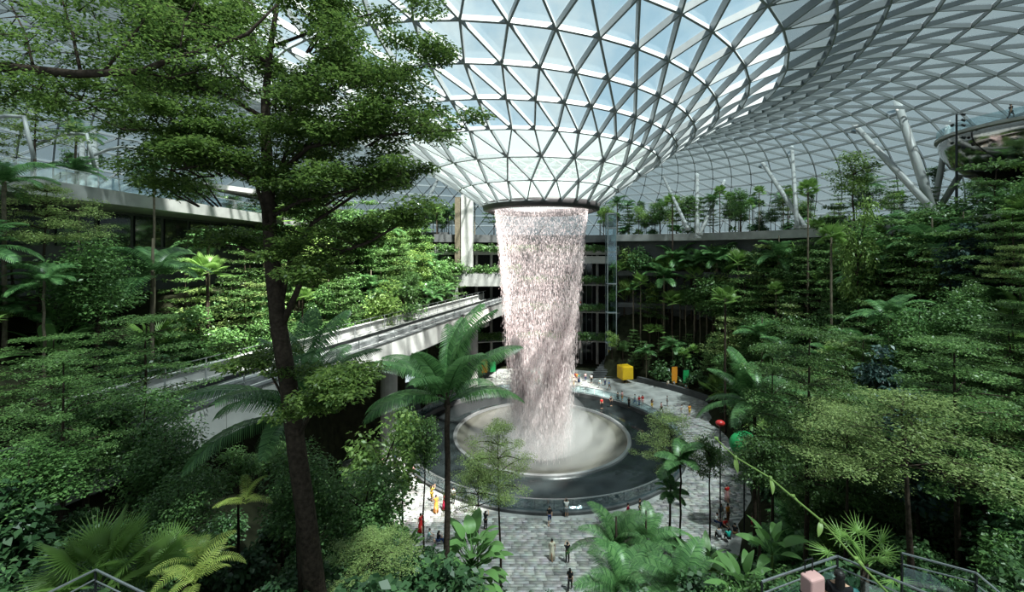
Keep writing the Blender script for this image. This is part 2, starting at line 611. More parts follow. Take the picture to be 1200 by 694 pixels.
# curved canopy frames on the left walkway
for k in range(4):
    y0 = 26 + k * 4.5
    b = MB()
    pts = [(-38.6, y0, 30), (-38.5, y0, 33.5)] + [(-38.4 + 4.2 * t, y0, 33.6 + 1.0 * math.sin(t * 2.0)) for t in (0.15, 0.4, 0.7, 1.0)] + [(-33.9, y0, 33.2), (-33.5, y0, 31.6)]
    b.tube(pts, 0.13, 8)
    fr = b.build('canopy_frame', M['white_metal'], None, True)
    tag(fr, 'white curved steel canopy hoop on the left walkway deck, %s from the near end' % ('first', 'second', 'third', 'fourth')[k], 'canopy frame', 'canopy hoops on the left walkway')

# ---- portal where the rail bridge enters the far wall, and pale piers above it
b = MB()
b.box(-14, 1.0, 90.0, 92.5, 18.0, 20.6)
b.box(-14, -11.2, 90.0, 92.5, 0, 18.0)
b.box(-14, 1.0, 90.3, 97, 20.0, 20.6)
S(b.build('portal', M['concrete']))
for i, (x0, x1, zt, m) in enumerate(((-11.9, -10.8, 36.5, 'bark_pale'), (-10.6, -8.2, 37.0, 'pale_concrete'))):
    b = MB()
    b.box(x0, x1, 90.5, 92, 20.6, zt)
    S(b.build('pier', M[m]))

# ---- roof: triangulated steel lattice with glass panes
RING = [  # r, z above eye, centre x, centre y (offset), tilt, divisions, half-step
    (7.80, 6.60, 3.9, 0.2, 0.000, 24, 0.0), (10.57, 8.53, 3.6, 0.0, -0.010, 24, 0.5), (13.62, 10.47, 3.1, -0.4, -0.020, 24, 0.0),
    (16.68, 12.35, 2.2, -0.9, -0.040, 48, 0.0), (19.82, 14.07, 0.8, -1.3, -0.050, 48, 0.5), (23.11, 15.59, -0.8, -1.8, -0.060, 48, 0.0),
    (26.40, 17.10, -2.0, -2.2, -0.060, 48, 0.5), (29.7, 18.75, -2.7, -2.5, -0.060, 48, 0.0), (33.1, 20.1, -3.0, -2.7, -0.055, 48, 0.5),
    (36.7, 21.2, -3.2, -2.8, -0.050, 96, 0.5), (40.3, 21.9, -3.3, -2.8, -0.045, 96, 0.0), (44.0, 22.2, -3.2, -2.8, -0.040, 96, 0.5),
    (47.8, 22.1, -3.0, -2.8, -0.035, 96, 0.0), (51.6, 21.6, -2.7, -2.7, -0.030, 96, 0.5), (55.4, 20.7, -2.3, -2.6, -0.025, 96, 0.0),
    (59.2, 19.4, -1.9, -2.5, -0.020, 96, 0.5), (63.0, 17.8, -1.5, -2.4, -0.015, 96, 0.0), (66.8, 15.9, -1.1, -2.3, -0.010, 96, 0.5),
    (70.6, 13.7, -0.8, -2.2, -0.005, 96, 0.0), (74.4, 11.2, -0.5, -2.1, 0.0, 96, 0.5), (78.2, 8.5, -0.2, -2.0, 0.0, 96, 0.0),
    (82.0, 5.5, 0.0, -2.0, 0.0, 96, 0.5), (85.2, 3.0, 0.0, -2.0, 0.0, 96, 0.0)]


def ring_node(k, j, off=0.0):
    r, z, cx, cy, t, n, h = RING[k]
    a = 2 * math.pi * (j + h) / n
    return Vector((cx + r * math.sin(a), AY + cy - r * math.cos(a), EYE + z + t * r * math.sin(a)))


def ring_normal(k, j):                  # into the room
    r, z, cx, cy, t, n, h = RING[k]
    k0, k1 = max(0, k - 1), min(len(RING) - 1, k + 1)
    dr, dz = RING[k1][0] - RING[k0][0], RING[k1][1] - RING[k0][1]
    a = 2 * math.pi * (j + h) / n
    v = Vector((math.sin(a) * dz, -math.cos(a) * dz, -dr))
    return v.normalized()


edges, tris = [], []
for k in range(len(RING)):
    n = RING[k][5]
    for j in range(n):
        edges.append(((k, j), (k, (j + 1) % n)))
    if k + 1 == len(RING):
        break
    n2 = RING[k + 1][5]
    h, h2 = RING[k][6], RING[k + 1][6]
    for j in range(n):
        j1 = (j + 1) % n
        if n2 == n:
            u0, u1 = ((j - 1) % n, j) if h == 0 else (j, (j + 1) % n)
            edges += [((k, j), (k + 1, u0)), ((k, j), (k + 1, u1))]
            tris += [((k, j), (k + 1, u0), (k + 1, u1)), ((k, j), (k, j1), (k + 1, u1))]
        else:
            c = 2 * j if h == 0 else 2 * j + 1 - int(h2 * 2)   # first node of the finer ring above this one
            if h == 0:
                a0, a1, a2 = (2 * j - 1) % n2, 2 * j, (2 * j + 1) % n2
                edges += [((k, j), (k + 1, a0)), ((k, j), (k + 1, a1)), ((k, j), (k + 1, a2))]
                tris += [((k, j), (k + 1, a0), (k + 1, a1)), ((k, j), (k + 1, a1), (k + 1, a2)), ((k, j), (k, j1), (k + 1, a2))]
            else:
                # coarse node at angle (j+.5)*2 fine steps = fine index 2j+1-h2 ; finer ring offset .5 -> 2j+.5
                a1, a2 = 2 * j, (2 * j + 1) % n2
                edges += [((k, j), (k + 1, a1)), ((k, j), (k + 1, a2))]
                tris += [((k, j), (k + 1, a1), (k + 1, a2)), ((k, j), (k + 1, a2), (k + 1, (a2 + 1) % n2)), ((k, j), (k, j1), (k + 1, (a2 + 1) % n2))]
                edges += [((k, j), (k + 1, (a2 + 1) % n2))]


def in_view(p, m=20):
    if p.y < 1.5:
        return False
    x, y = to_px(p)
    return -m < x < 1200 + m and -m < y < 694 + m


b = MB()
prof = [(7.35, EYE + 5.55), (7.95, EYE + 5.75), (8.05, EYE + 6.55), (7.75, EYE + 6.75), (7.2, EYE + 6.7), (7.0, EYE + 5.9)]
b.lathe(prof, 96, AX, AY + 0.2, close=True)
ceiling = S(b.build('ceiling', M['ring'], None, True))


def beam_geo(b, e):
    (k0, j0), (k1, j1) = e
    p, q = ring_node(k0, j0), ring_node(k1, j1)
    nn = (ring_normal(k0, j0) + ring_normal(k1, j1)).normalized()
    r = (RING[k0][0] + RING[k1][0]) / 2
    w = interp(r, [8, 20, 35, 45, 90], [0.13, 0.16, 0.17, 0.11, 0.12])
    d = interp(r, [8, 20, 35, 45, 90], [0.34, 0.55, 0.64, 0.40, 0.38])
    b.bar(p + nn * (d / 2 + 0.06), q + nn * (d / 2 + 0.06), w, d, nn)


def pane_geo(b, t):
    P = [ring_node(*x) for x in t]
    c = (P[0] + P[1] + P[2]) / 3
    P = [c + (p - c) * 0.955 for p in P]
    nn = sum((ring_normal(*x) for x in t), Vector()).normalized()
    off = nn * 0.03
    b.add([p + off for p in P] + [p - off for p in P], [(0, 1, 2), (5, 4, 3), (0, 3, 4, 1), (1, 4, 5, 2), (2, 5, 3, 0)])


def on_screen_size(nodes):
    P = [ring_node(*x) for x in nodes]
    if any(p.y < 3 for p in P) or not any(in_view(p, 5) for p in P):
        return 0
    q = [to_px(p) for p in P]
    if len(q) == 2:
        return math.hypot(q[0][0] - q[1][0], q[0][1] - q[1][1])
    return abs((q[1][0] - q[0][0]) * (q[2][1] - q[0][1]) - (q[2][0] - q[0][0]) * (q[1][1] - q[0][1]))


def front_most(nodes):                  # leave out what the funnel or the trees keep out of sight: prefer the near side
    return on_screen_size(nodes)


FRIT = 8                                # rows beyond this carry the fritted glass, tinted grey to dim it
order = sorted(range(len(tris)), key=lambda i: -front_most(tris[i]))
solo = set(order[:296])
rest_c, rest_f, rest_b = MB(), MB(), MB()
for i, t in enumerate(tris):
    frit = min(x[0] for x in t) >= FRIT
    low = min(x[0] for x in t) < 3
    if i in solo:
        b = MB()
        pane_geo(b, t)
        b.build('glass_pane', M['glass_frit'] if frit else M['glass_base'] if low else M['glass'], ceiling)
    else:
        pane_geo(rest_f if frit else rest_b if low else rest_c, t)
tag(rest_c.build('clear_panes', M['glass'], ceiling), kind='stuff')
tag(rest_b.build('pale_panes', M['glass_base'], ceiling), kind='stuff')
tag(rest_f.build('fritted_panes', M['glass_frit'], ceiling), kind='stuff')
order = sorted(range(len(edges)), key=lambda i: -front_most(edges[i]))
solo = set(order[:296])
rest = MB()
for i, e in enumerate(edges):
    if i in solo:
        b = MB()
        beam_geo(b, e)
        b.build('beam', M['steel'], ceiling)
    else:
        beam_geo(rest, e)
tag(rest.build('lattice_beams', M['steel'], ceiling), kind='stuff')


def roof_hit(px, py):                   # where the ray through a pixel meets the roof surface
    d0 = 30.0
    for s in range(1, 2400):
        d = d0 + s * 0.05
        p = at(px, py, d)
        r = math.hypot(p.x + 2.0, p.y - AY + 2.5)
        if r < 34:
            continue
        if p.z - EYE > interp(r, [q[0] for q in RING], [q[1] for q in RING]):
            return d
    return 100.0

# ================================================================== THE WATERFALL AND ITS POOL
pool = tag(empty('fountain_pool', (AX, AY, 0)), 'round dark stone pool with a glass railing under the indoor waterfall', 'pool')
b = MB()
b.lathe([(18.2, -0.35), (12.05, 0.12), (11.9, 0.12), (11.9, -0.4), (18.2, -0.6)], 120, close=True)
b.build('water_slope', M['slate'], pool, True)
b = MB()
b.lathe([(12.05, 0.10), (12.0, 0.34), (11.6, 0.36), (11.5, 0.1)], 120, close=True)
b.build('lip', M['rail_metal'], pool)
b = MB()
b.lathe([(11.6, 0.1), (10.9, -0.4), (9.2, -1.2), (7.0, -2.0), (5.0, -2.5), (3.0, -2.8), (0.02, -2.9)], 96)
b.build('bowl', M['bowl'], pool, True)
b = MB()
b.lathe([(18.15, -0.5), (18.15, 0.28), (18.75, 0.28), (18.75, -0.2)], 120, close=True)
b.build('curb', M['dark_concrete'], pool)
for k in range(64):
    a0 = 360 / 64 * k + 0.12
    b = MB()
    b.lathe([(18.42, 0.30), (18.46, 0.30), (18.46, 1.38), (18.42, 1.38)], 3, a0=a0, a1=a0 + 360 / 64 - 0.24, close=True)
    b.build('glass_panel', M['rail_glass'], pool)
b = MB()
b.lathe([(18.38, 1.38), (18.50, 1.38), (18.50, 1.45), (18.38, 1.45)], 128, close=True)
b.build('handrail', M['rail_metal'], pool)


def fall_water(name, base, op_lo, op_hi, sx, sz):
    m, t = new_mat(name)
    out = N(t, 'ShaderNodeOutputMaterial')
    tc = N(t, 'ShaderNodeTexCoord')
    mp = N(t, 'ShaderNodeMapping')
    mp.inputs['Scale'].default_value = (sx, sx, sz)
    no = N(t, 'ShaderNodeTexNoise')
    no.inputs['Scale'].default_value = 1.0
    no.inputs['Detail'].default_value = 5
    no.inputs['Roughness'].default_value = 0.65
    mr = N(t, 'ShaderNodeMapRange')
    mr.inputs['From Min'].default_value = 0.36
    mr.inputs['From Max'].default_value = 0.66
    mr.inputs['To Min'].default_value = op_lo
    mr.inputs['To Max'].default_value = op_hi
    t.links.new(tc.outputs['Object'], mp.inputs['Vector'])
    t.links.new(mp.outputs['Vector'], no.inputs['Vector'])
    t.links.new(no.outputs['Fac'], mr.inputs['Value'])
    df = N(t, 'ShaderNodeBsdfDiffuse')
    df.inputs['Color'].default_value = (*base, 1)
    tl = N(t, 'ShaderNodeBsdfTranslucent')
    tl.inputs['Color'].default_value = (*base, 1)
    m1 = N(t, 'ShaderNodeMixShader')
    m1.inputs['Fac'].default_value = 0.5
    t.links.new(df.outputs['BSDF'], m1.inputs[1])
    t.links.new(tl.outputs['BSDF'], m1.inputs[2])
    tr = N(t, 'ShaderNodeBsdfTransparent')
    m2 = N(t, 'ShaderNodeMixShader')
    t.links.new(mr.outputs['Result'], m2.inputs['Fac'])
    t.links.new(tr.outputs['BSDF'], m2.inputs[1])
    t.links.new(m1.outputs['Shader'], m2.inputs[2])
    t.links.new(m2.outputs['Shader'], out.inputs['Surface'])
    return m


M['film'] = fall_water('falling_water_film', (0.82, 0.73, 0.74), 0.02, 0.27, 3.2, 0.35)  # pinkish lighting on the water is put into its colour
M['drops'] = fall_water('falling_water_drops', (0.90, 0.81, 0.815), 0.50, 0.70, 1.0, 1.0)  # the same pink light tinted into the drops

FALL = [(30.9, 6.35), (28.5, 6.1), (26, 5.75), (22, 5.3), (18, 4.85), (14, 4.4), (10, 3.95), (6, 3.5), (2, 3.1), (-2.8, 2.7)]


def fall_r(z):
    return interp(z, [q[0] for q in FALL[::-1]], [q[1] for q in FALL[::-1]])


fall = tag(empty('waterfall', (AX, AY, 0)), 'tall round curtain of falling white water dropping from the dark ring into the pool', 'waterfall')
b = MB()
b.lathe([(r, z) for z, r in FALL], 96)
tag(b.build('water_film', M['film'], fall, True), kind='stuff')
# strands of drops: three-sided spindles, thinner and longer further down
nd = 38000
z = 30.9 - 33.3 * rng.random(nd) ** 0.9
strand = rng.integers(0, 420, nd)
a = strand * 2 * np.pi / 420 + rng.normal(0, 0.006, nd)
rr = np.array([fall_r(q) for q in z])
rr = rr + rng.normal(0, 1, nd) * (0.05 + 0.020 * (31 - z))
L = (0.10 + 0.30 * rng.random(nd)) * (0.7 + 0.06 * (31 - z))
W = (0.012 + 0.020 * rng.random(nd)) * (1 + 0.015 * (31 - z))
cx, cy = rr * np.sin(a), -rr * np.cos(a)
V = np.zeros((nd, 5, 3), np.float32)
V[:, 0] = np.c_[cx, cy, z + L]
V[:, 4] = np.c_[cx, cy, z - L * 0.4]
for k in range(3):
    t = k * 2.0944 + rng.random(nd)
    V[:, k + 1] = np.c_[cx + W * np.cos(t), cy + W * np.sin(t), z]
idx = np.arange(nd)[:, None] * 5
Q = np.concatenate([idx + np.array(f) for f in ((0, 1, 2), (0, 2, 3), (0, 3, 1), (4, 2, 1), (4, 3, 2), (4, 1, 3))])
tag(link_mesh('water_drops', V.reshape(-1, 3), Q, M['drops'], fall), kind='stuff')
# the thicker jets that close into the middle near the bottom
for k, (x0, y0, rad) in enumerate(((2.0, -2.5, 0.55), (0.6, -3.0, 0.30), (-2.4, -2.0, 0.35))):
    nd = 2600
    z = -2.5 + 16 * rng.random(nd) ** 1.3
    s = (z + 2.5) / 16
    cx = x0 * (0.55 + 0.95 * s) + rng.normal(0, 1, nd) * (rad * (0.5 + 0.6 * s))
    cy = y0 * (0.8 + 0.4 * s) + rng.normal(0, 1, nd) * (rad * (0.5 + 0.6 * s))
    L = 0.35 + 0.5 * rng.random(nd)
    W = 0.03 + 0.04 * rng.random(nd)
    V = np.zeros((nd, 5, 3), np.float32)
    V[:, 0] = np.c_[cx, cy, z + L]
    V[:, 4] = np.c_[cx, cy, z - L * 0.5]
    for q in range(3):
        t = q * 2.0944 + rng.random(nd)
        V[:, q + 1] = np.c_[cx + W * np.cos(t), cy + W * np.sin(t), z]
    idx = np.arange(nd)[:, None] * 5
    Q = np.concatenate([idx + np.array(f) for f in ((0, 1, 2), (0, 2, 3), (0, 3, 1), (4, 2, 1), (4, 3, 2), (4, 1, 3))])
    tag(link_mesh('water_jet', V.reshape(-1, 3), Q, M['drops'], fall), kind='stuff')
# spray hanging over the pool
m, t = new_mat('spray')
out = N(t, 'ShaderNodeOutputMaterial')
vs = N(t, 'ShaderNodeVolumeScatter')
vs.inputs['Color'].default_value = (0.95, 0.97, 1.0, 1)
vs.inputs['Anisotropy'].default_value = 0.2
vs.inputs['Density'].default_value = 0.06
t.links.new(vs.outputs['Volume'], out.inputs['Volume'])
M['spray'] = m
for rr_, zt in ((10.6, 2.2), (7.4, 6.5), (5.0, 13.0)):
    b = MB()
    b.lathe([(0.0, -2.5), (rr_ * 0.55, -1.8), (rr_ * 0.95, -0.2), (rr_ * 0.95, zt * 0.2), (rr_ * 0.8, zt * 0.6), (rr_ * 0.5, zt * 0.92), (0.0, zt)], 40)
    tag(b.build('spray', M['spray'], fall, True), kind='stuff')

# ================================================================== THE RAIL BRIDGE
bd = Vector((12.5, 40.8, 0)).normalized()
bs = Vector((bd.y, -bd.x, 0))           # towards the near (right-hand) side
B0 = Vector((-14.5, 37.0, 16.0))        # a point on the top of the near parapet
bridge = tag(empty('rail_bridge', B0), 'long pale concrete rail bridge crossing the garden to the portal behind the waterfall', 'bridge')
S0, S1 = -34, 57


def along(b, s0, s1, off0, off1, z0, z1):
    P = [bd * s0 - bs * off0, bd * s1 - bs * off0, bd * s1 - bs * off1, bd * s0 - bs * off1]
    b.add([(p.x, p.y, z0) for p in P] + [(p.x, p.y, z1) for p in P],
          [(0, 3, 2, 1), (4, 5, 6, 7), (0, 1, 5, 4), (1, 2, 6, 5), (2, 3, 7, 6), (3, 0, 4, 7)])


b = MB()
along(b, S0, S1, 0.35, 8.6, -2.0, -1.15)
along(b, S0, S1, 1.4, 7.4, -3.0, -2.0)
b.build('deck', M['track'], bridge)
s = S0
while s < S1:                           # pale cladding panels of the near side, with open joints
    b = MB()
    along(b, s, min(S1, s + 2.55), 0.0, 0.35, -2.3, -0.02)
    b.build('cladding_panel', M['pale_concrete'], bridge)
    s += 2.6
b = MB()
along(b, S0, S1, -0.06, 0.45, -0.02, 0.10)
b.build('coping', M['dark_concrete'], bridge)
b = MB()
along(b, S0, S1, 8.6, 8.95, -2.2, 0.0)
along(b, S0, S1, 8.3, 8.6, -1.2, -0.9)
b.build('far_parapet', M['pale_concrete'], bridge)
b = MB()
along(b, S0, S1, 8.5, 9.05, 0.0, 0.12)
b.build('far_coping', M['pale_concrete'], bridge)
for off in (1.3, 2.9, 5.4, 7.0):        # running beams of the two tracks
    b = MB()
    along(b, S0, S1, off - 0.28, off + 0.28, -1.15, -0.80)
    b.build('running_beam', M['concrete'], bridge)
for off in (2.1, 6.2):
    b = MB()
    along(b, S0, S1, off - 0.09, off + 0.09, -1.0, -0.55)
    b.build('guide_rail', M['dark_metal'], bridge)
b = MB()
along(b, S0, S1, 3.9, 4.4, -1.15, -0.5)
b.build('centre_kerb', M['track'], bridge)
for off, zz in ((0.9, 0.35), (0.9, 0.75), (8.2, 0.75)):
    b = MB()
    along(b, S0, S1, off - 0.03, off + 0.03, zz - 0.03, zz + 0.03)
    b.build('rail_bar', M['rail_metal'], bridge)
for k in range(30):
    for off in (0.9, 8.2):
        b = MB()
        q = bd * (S0 + 1 + k * 3.05) - bs * off
        b.bar((q.x, q.y, -1.15), (q.x, q.y, 0.8), 0.07, 0.07, (0, 1, 0))
        b.build('rail_post', M['rail_metal'], bridge)
for s in (-22, 14, 40):
    q = bd * s - bs * 4.4
    z0 = terrain(B0.x + q.x, B0.y + q.y) - 16.0 - 0.5
    b = MB()
    b.tube([(q.x, q.y, z0), (q.x, q.y, -3.9)], 1.0, 14)
    along(b, s - 1.0, s + 1.0, 1.6, 7.2, -3.9, -3.0)
    b.build('pier', M['concrete'], bridge)

# ================================================================== ROOF COLUMNS, LAMP MAST, MIRROR BOWL
COLS = [  # base px, base py, depth, top px, top py, radius, label
    (1076, 196, 55, 1051, 118, 0.47, 'thick white roof column leaning left beside the mirror bowl'),
    (1058, 208, 56, 1000, 145, 0.38, 'long white roof column leaning far left, in front of the thick one'),
    (1103, 196, 60, 1112, 145, 0.34, 'short white roof column right of the thick leaning one'),
    (1128, 200, 60, 1160, 148, 0.38, 'white roof column leaning right under the mirror bowl'),
    (936, 255, 66, 893, 190, 0.36, 'thin white roof column leaning left above the right terrace'),
    (933, 250, 66, 928, 172, 0.30, 'upright grey roof column above the right terrace'),
    (817, 268, 84, 817, 204, 0.42, 'upright white roof column beyond the waterfall, on the right'),
    (824, 266, 84, 849, 212, 0.36, 'white roof column leaning right beside the upright one beyond the waterfall'),
    (788, 230, 88, 777, 207, 0.28, 'short thin roof column just right of the funnel roof'),
    (483, 272, 92, 512, 212, 0.46, 'slanting white roof column left of the waterfall'),
    (480, 270, 93, 480, 228, 0.34, 'upright white roof column left of the waterfall'),
    (109, 196, 44, 109, 150, 0.42, 'wide upright grey column behind the left walkway'),
    (96, 196, 46, 96, 155, 0.30, 'slim upright grey column behind the left walkway'),
]
for bx, by, d, tx, ty, rad, lab in COLS:
    p0 = at(bx, by, d)
    d1 = roof_hit(tx, ty)
    p1 = at(tx, ty, d1)
    if (p1 - p0).length > 34:
        p1 = at(tx, ty, d + 8)
    base = p0 - (p1 - p0).normalized() * 3.0
    zd = 30.0 if p0.x < -30 else 28.7
    if base.z > zd or p0.x < -30:
        base = p0 + (p0 - p1) * ((p0.z - zd) / max(0.5, (p1.z - p0.z)))
    c = tag(empty('roof_column', base), lab, 'column')
    b = MB()
    b.tube([base - base, (p1 - base) * 0.5, p1 - base], [rad, rad * 1.05, rad * 0.9], 14)
    b.build('shaft', M['white_metal'], c, True)
    b = MB()
    b.tube([(p1 - base) * 0.985, p1 - base + (p1 - base).normalized() * 0.5], [rad * 0.9, rad * 0.35], 12)
    b.build('head', M['steel'], c)
    b = MB()
    b.tube([(0, 0, -0.15), (0, 0, 0.25)], rad * 1.6, 16)
    b.build('foot', M['concrete'], c)

p0, p1 = at(1121, 214, 52), at(1122, 134, 52)
mast = tag(empty('lamp_mast', (p0.x, p0.y, 28.7)), 'thin black mast carrying small spotlights left of the mirror bowl', 'mast')
b = MB()
b.tube([(0, 0, 0), (0, 0, p1.z - 28.7)], [0.16, 0.10], 8)
b.build('pole', M['dark_metal'], mast)
for k, (zz, s) in enumerate(((0, 1), (-0.7, 1), (-1.3, 1), (-1.3, -1), (-2.8, 1), (-3.4, -1), (-4.0, 1))):
    z1 = p1.z - 28.7 + zz
    b = MB()
    b.bar((0, 0, z1 - 0.1), (s * 0.55, -0.1, z1), 0.06, 0.06)
    arm = b.build('arm', M['dark_metal'], mast)
    b = MB()
    b.tube([(s * 0.5, -0.05, z1 + 0.05), (s * 0.8, -0.25, z1 - 0.12)], [0.13, 0.17], 8)
    b.build('spotlight', M['dark_metal'], arm)

bowl_c = Vector((63.5, 51.5, 39.6))
bowl = tag(empty('mirror_bowl', (bowl_c.x, bowl_c.y, 28.7)), 'huge rounded mirror-steel bowl with a deck on top at the upper right', 'play structure')
zb = bowl_c.z - 28.7
b = MB()
b.lathe([(0.02, zb - 7.0), (3.0, zb - 6.7), (6.0, zb - 5.6), (8.3, zb - 3.6), (9.3, zb - 1.6), (9.5, zb - 0.35), (9.3, zb), (0.02, zb)], 64)
b.build('shell', M['mirror'], bowl, True)
b = MB()
b.lathe([(9.3, zb - 0.2), (9.75, zb - 0.2), (9.75, zb + 0.12), (9.3, zb + 0.12)], 64, close=True)
b.build('rim', M['pale_concrete'], bowl)
b = MB()
b.lathe([(9.5, zb + 0.12), (9.53, zb + 0.12), (9.53, zb + 1.2), (9.5, zb + 1.2)], 64, close=True)
b.build('glass_railing', M['rail_glass'], bowl)
b = MB()
b.tube([(0, 0, -0.1), (0, 0, zb - 6.6)], [2.2, 2.8], 20)
b.build('stem', M['mirror'], bowl)

# lift shaft on the far terraces
pl = at(716, 340, 91)
lift = tag(empty('lift_shaft', (pl.x, pl.y, 0)), 'slim glazed lift shaft with pale steel posts right of the waterfall', 'lift')
for dx, dy in ((-0.9, -0.9), (0.9, -0.9), (0.9, 0.9), (-0.9, 0.9)):
    b = MB()
    b.box(dx - 0.07, dx + 0.07, dy - 0.07, dy + 0.07, 0, 33.2)
    b.build('post', M['steel'], lift)
for zz in (6, 12.4, 18.4, 25, 30, 33):
    b = MB()
    b.box(-1.0, 1.0, -1.0, 1.0, zz, zz + 0.2)
    b.build('frame', M['steel'], lift)
b = MB()
b.box(-0.85, 0.85, -0.95, -0.92, 0.2, 33)
b.box(0.92, 0.95, -0.85, 0.85, 0.2, 33)
b.box(-0.95, -0.92, -0.85, 0.85, 0.2, 33)
b.build('glass', M['rail_glass'], lift)

# ================================================================== PLANTS
def unit(v):
    return v / np.maximum(np.linalg.norm(v, axis=1, keepdims=True), 1e-6)


def leaf_quads(P, D, U, L, W):
    """folded four-cornered leaves: base, side, tip, side"""
    n = len(P)
    D = unit(D)
    Sd = unit(np.cross(D, U))
    Un = np.cross(Sd, D)
    V = np.zeros((n, 4, 3), np.float32)
    L = np.broadcast_to(np.asarray(L, float).reshape(-1, 1), (n, 1))
    W = np.broadcast_to(np.asarray(W, float).reshape(-1, 1), (n, 1))
    V[:, 0] = P
    V[:, 2] = P + D * L - Un * L * 0.12
    V[:, 1] = P + D * L * 0.48 + Sd * W * 0.5 + Un * W * 0.12
    V[:, 3] = P + D * L * 0.48 - Sd * W * 0.5 + Un * W * 0.12
    return V.reshape(-1, 3), np.arange(n * 4).reshape(n, 4)


def leaf_cloud(pads, size, aspect=0.5, droop=0.15, upj=0.55):
    """pads: (x, y, z, rx, ry, rz, count)"""
    P, D, U = [], [], []
    for x, y, z, rx, ry, rz, n in pads:
        n = int(n)
        u = unit(rng.normal(0, 1, (n, 3))) * (rng.random((n, 1)) ** 0.45)
        p = u * np.array([rx, ry, rz])
        out = u.copy()
        out[:, 2] = 0
        d = out * 0.7 + rng.normal(0, 0.7, (n, 3))
        d[:, 2] = d[:, 2] * 0.35 - droop
        uu = rng.normal(0, upj, (n, 3))
        uu[:, 2] = np.abs(uu[:, 2]) * 0.3 + 1.0
        P.append(p + np.array([x, y, z]))
        D.append(d)
        U.append(uu)
    P, D, U = np.concatenate(P), np.concatenate(D), np.concatenate(U)
    L = size * (0.65 + 0.7 * rng.random(len(P)))
    return leaf_quads(P, D, U, L, L * aspect)


def curve_pts(p, q, sag, n=5, wob=0.0):
    p, q = Vector(p), Vector(q)
    out = []
    for i in range(n):
        t = i / (n - 1)
        v = p.lerp(q, t)
        v.z += sag * math.sin(math.pi * t)
        if 0 < i < n - 1 and wob:
            v += Vector((random.gauss(0, wob), random.gauss(0, wob), random.gauss(0, wob * 0.4)))
        out.append(v)
    return out


def make_layered(name, H, tiers, spread, leaf, npad, mat, bark, z0f=0.42, r0=0.10, padr=0.55, flat=0.16):
    root = empty(name)
    tr, br = MB(), MB()
    lean = (random.gauss(0, 0.12), random.gauss(0, 0.12))
    line = [(lean[0] * t * H * 0.2 + random.gauss(0, 0.03), lean[1] * t * H * 0.2 + random.gauss(0, 0.03), -0.8 + (H + 0.7) * t) for t in np.linspace(0, 1, 7)]
    tr.tube(line, [r0 * (1.25 - 1.05 * t) for t in np.linspace(0, 1, 7)], 7)
    pads = []
    for k in range(tiers):
        f = k / max(1, tiers - 1)
        z = H * (z0f + (0.97 - z0f) * f)
        s = spread * (1.0 - 0.62 * f ** 1.4) * random.uniform(0.85, 1.12)
        nb = random.randint(5, 6)
        a0 = random.random() * 6.28
        t = z / H
        c = Vector((lean[0] * t * H * 0.2, lean[1] * t * H * 0.2, z))
        for i in range(nb):
            a = a0 + i * 6.283 / nb + random.gauss(0, 0.2)
            ln = s * random.uniform(0.7, 1.1)
            e = c + Vector((math.cos(a) * ln, math.sin(a) * ln, 0.10 * ln + random.gauss(0, 0.05)))
            br.tube(curve_pts(c, e, 0.08 * ln, 4, 0.04), [r0 * 0.34, r0 * 0.28, r0 * 0.18, r0 * 0.08], 4, False)
            for q in np.linspace(0.38, 1.0, max(2, int(ln / (padr * 1.1)))):
                pp = c.lerp(e, q)
                pr = padr * (0.7 + 0.5 * random.random()) * (0.75 + 0.3 * q)
                pads.append((pp.x + random.gauss(0, 0.1), pp.y + random.gauss(0, 0.1), pp.z + 0.10 + random.gauss(0, 0.05), pr, pr, pr * flat * 1.8, npad * pr / padr))
    tr.build('trunk', bark, root, True)
    tag(br.build('branches', bark, root, True), kind='stuff')
    V, Q = leaf_cloud(pads, leaf, 0.5, 0.05, 0.35)
    tag(link_mesh('foliage', V, Q, mat, root), kind='stuff')
    return root, H


def make_crown(name, H, crown_r, crown_h, lumps, leaf, nleaf, mat, bark, r0=0.12, stems=1, lump_r=0.42, droop=0.2, flat=0.7):
    """trunk with a lumpy rounded crown, its branches reaching every lump"""
    root = empty(name)
    tr, br = MB(), MB()
    fork = H - crown_h * 0.85
    for s in range(stems):
        off = (random.gauss(0, 0.18 * (stems > 1)), random.gauss(0, 0.18 * (stems > 1)))
        line = [(off[0] * (1 + 2 * t) + random.gauss(0, 0.04), off[1] * (1 + 2 * t) + random.gauss(0, 0.04), -0.8 + (fork + 0.8 + crown_h * 0.3) * t) for t in np.linspace(0, 1, 6)]
        tr.tube(line, [r0 * (1.2 - 0.7 * t) for t in np.linspace(0, 1, 6)], 7)
    pads = []
    for i in range(lumps):
        u = unit(rng.normal(0, 1, (1, 3)))[0]
        u = u * rng.random() ** 0.35
        c = Vector((u[0] * crown_r * 0.78, u[1] * crown_r * 0.78, H - crown_h / 2 + u[2] * crown_h * 0.40))
        base = Vector((0, 0, max(fork * 0.8, min(c.z - 0.4, fork + crown_h * 0.35))))
        br.tube(curve_pts(base, c, 0.1, 4, 0.05), [r0 * 0.4, r0 * 0.3, r0 * 0.2, r0 * 0.08], 4, False)
        lr = crown_r * lump_r * random.uniform(0.7, 1.25)
        pads.append((c.x, c.y, c.z, lr, lr, lr * flat, nleaf / lumps))
    tr.build('trunk', bark, root, True)
    tag(br.build('branches', bark, root, True), kind='stuff')
    V, Q = leaf_cloud(pads, leaf, 0.5, droop, 0.6)
    tag(link_mesh('foliage', V, Q, mat, root), kind='stuff')
    return root, H


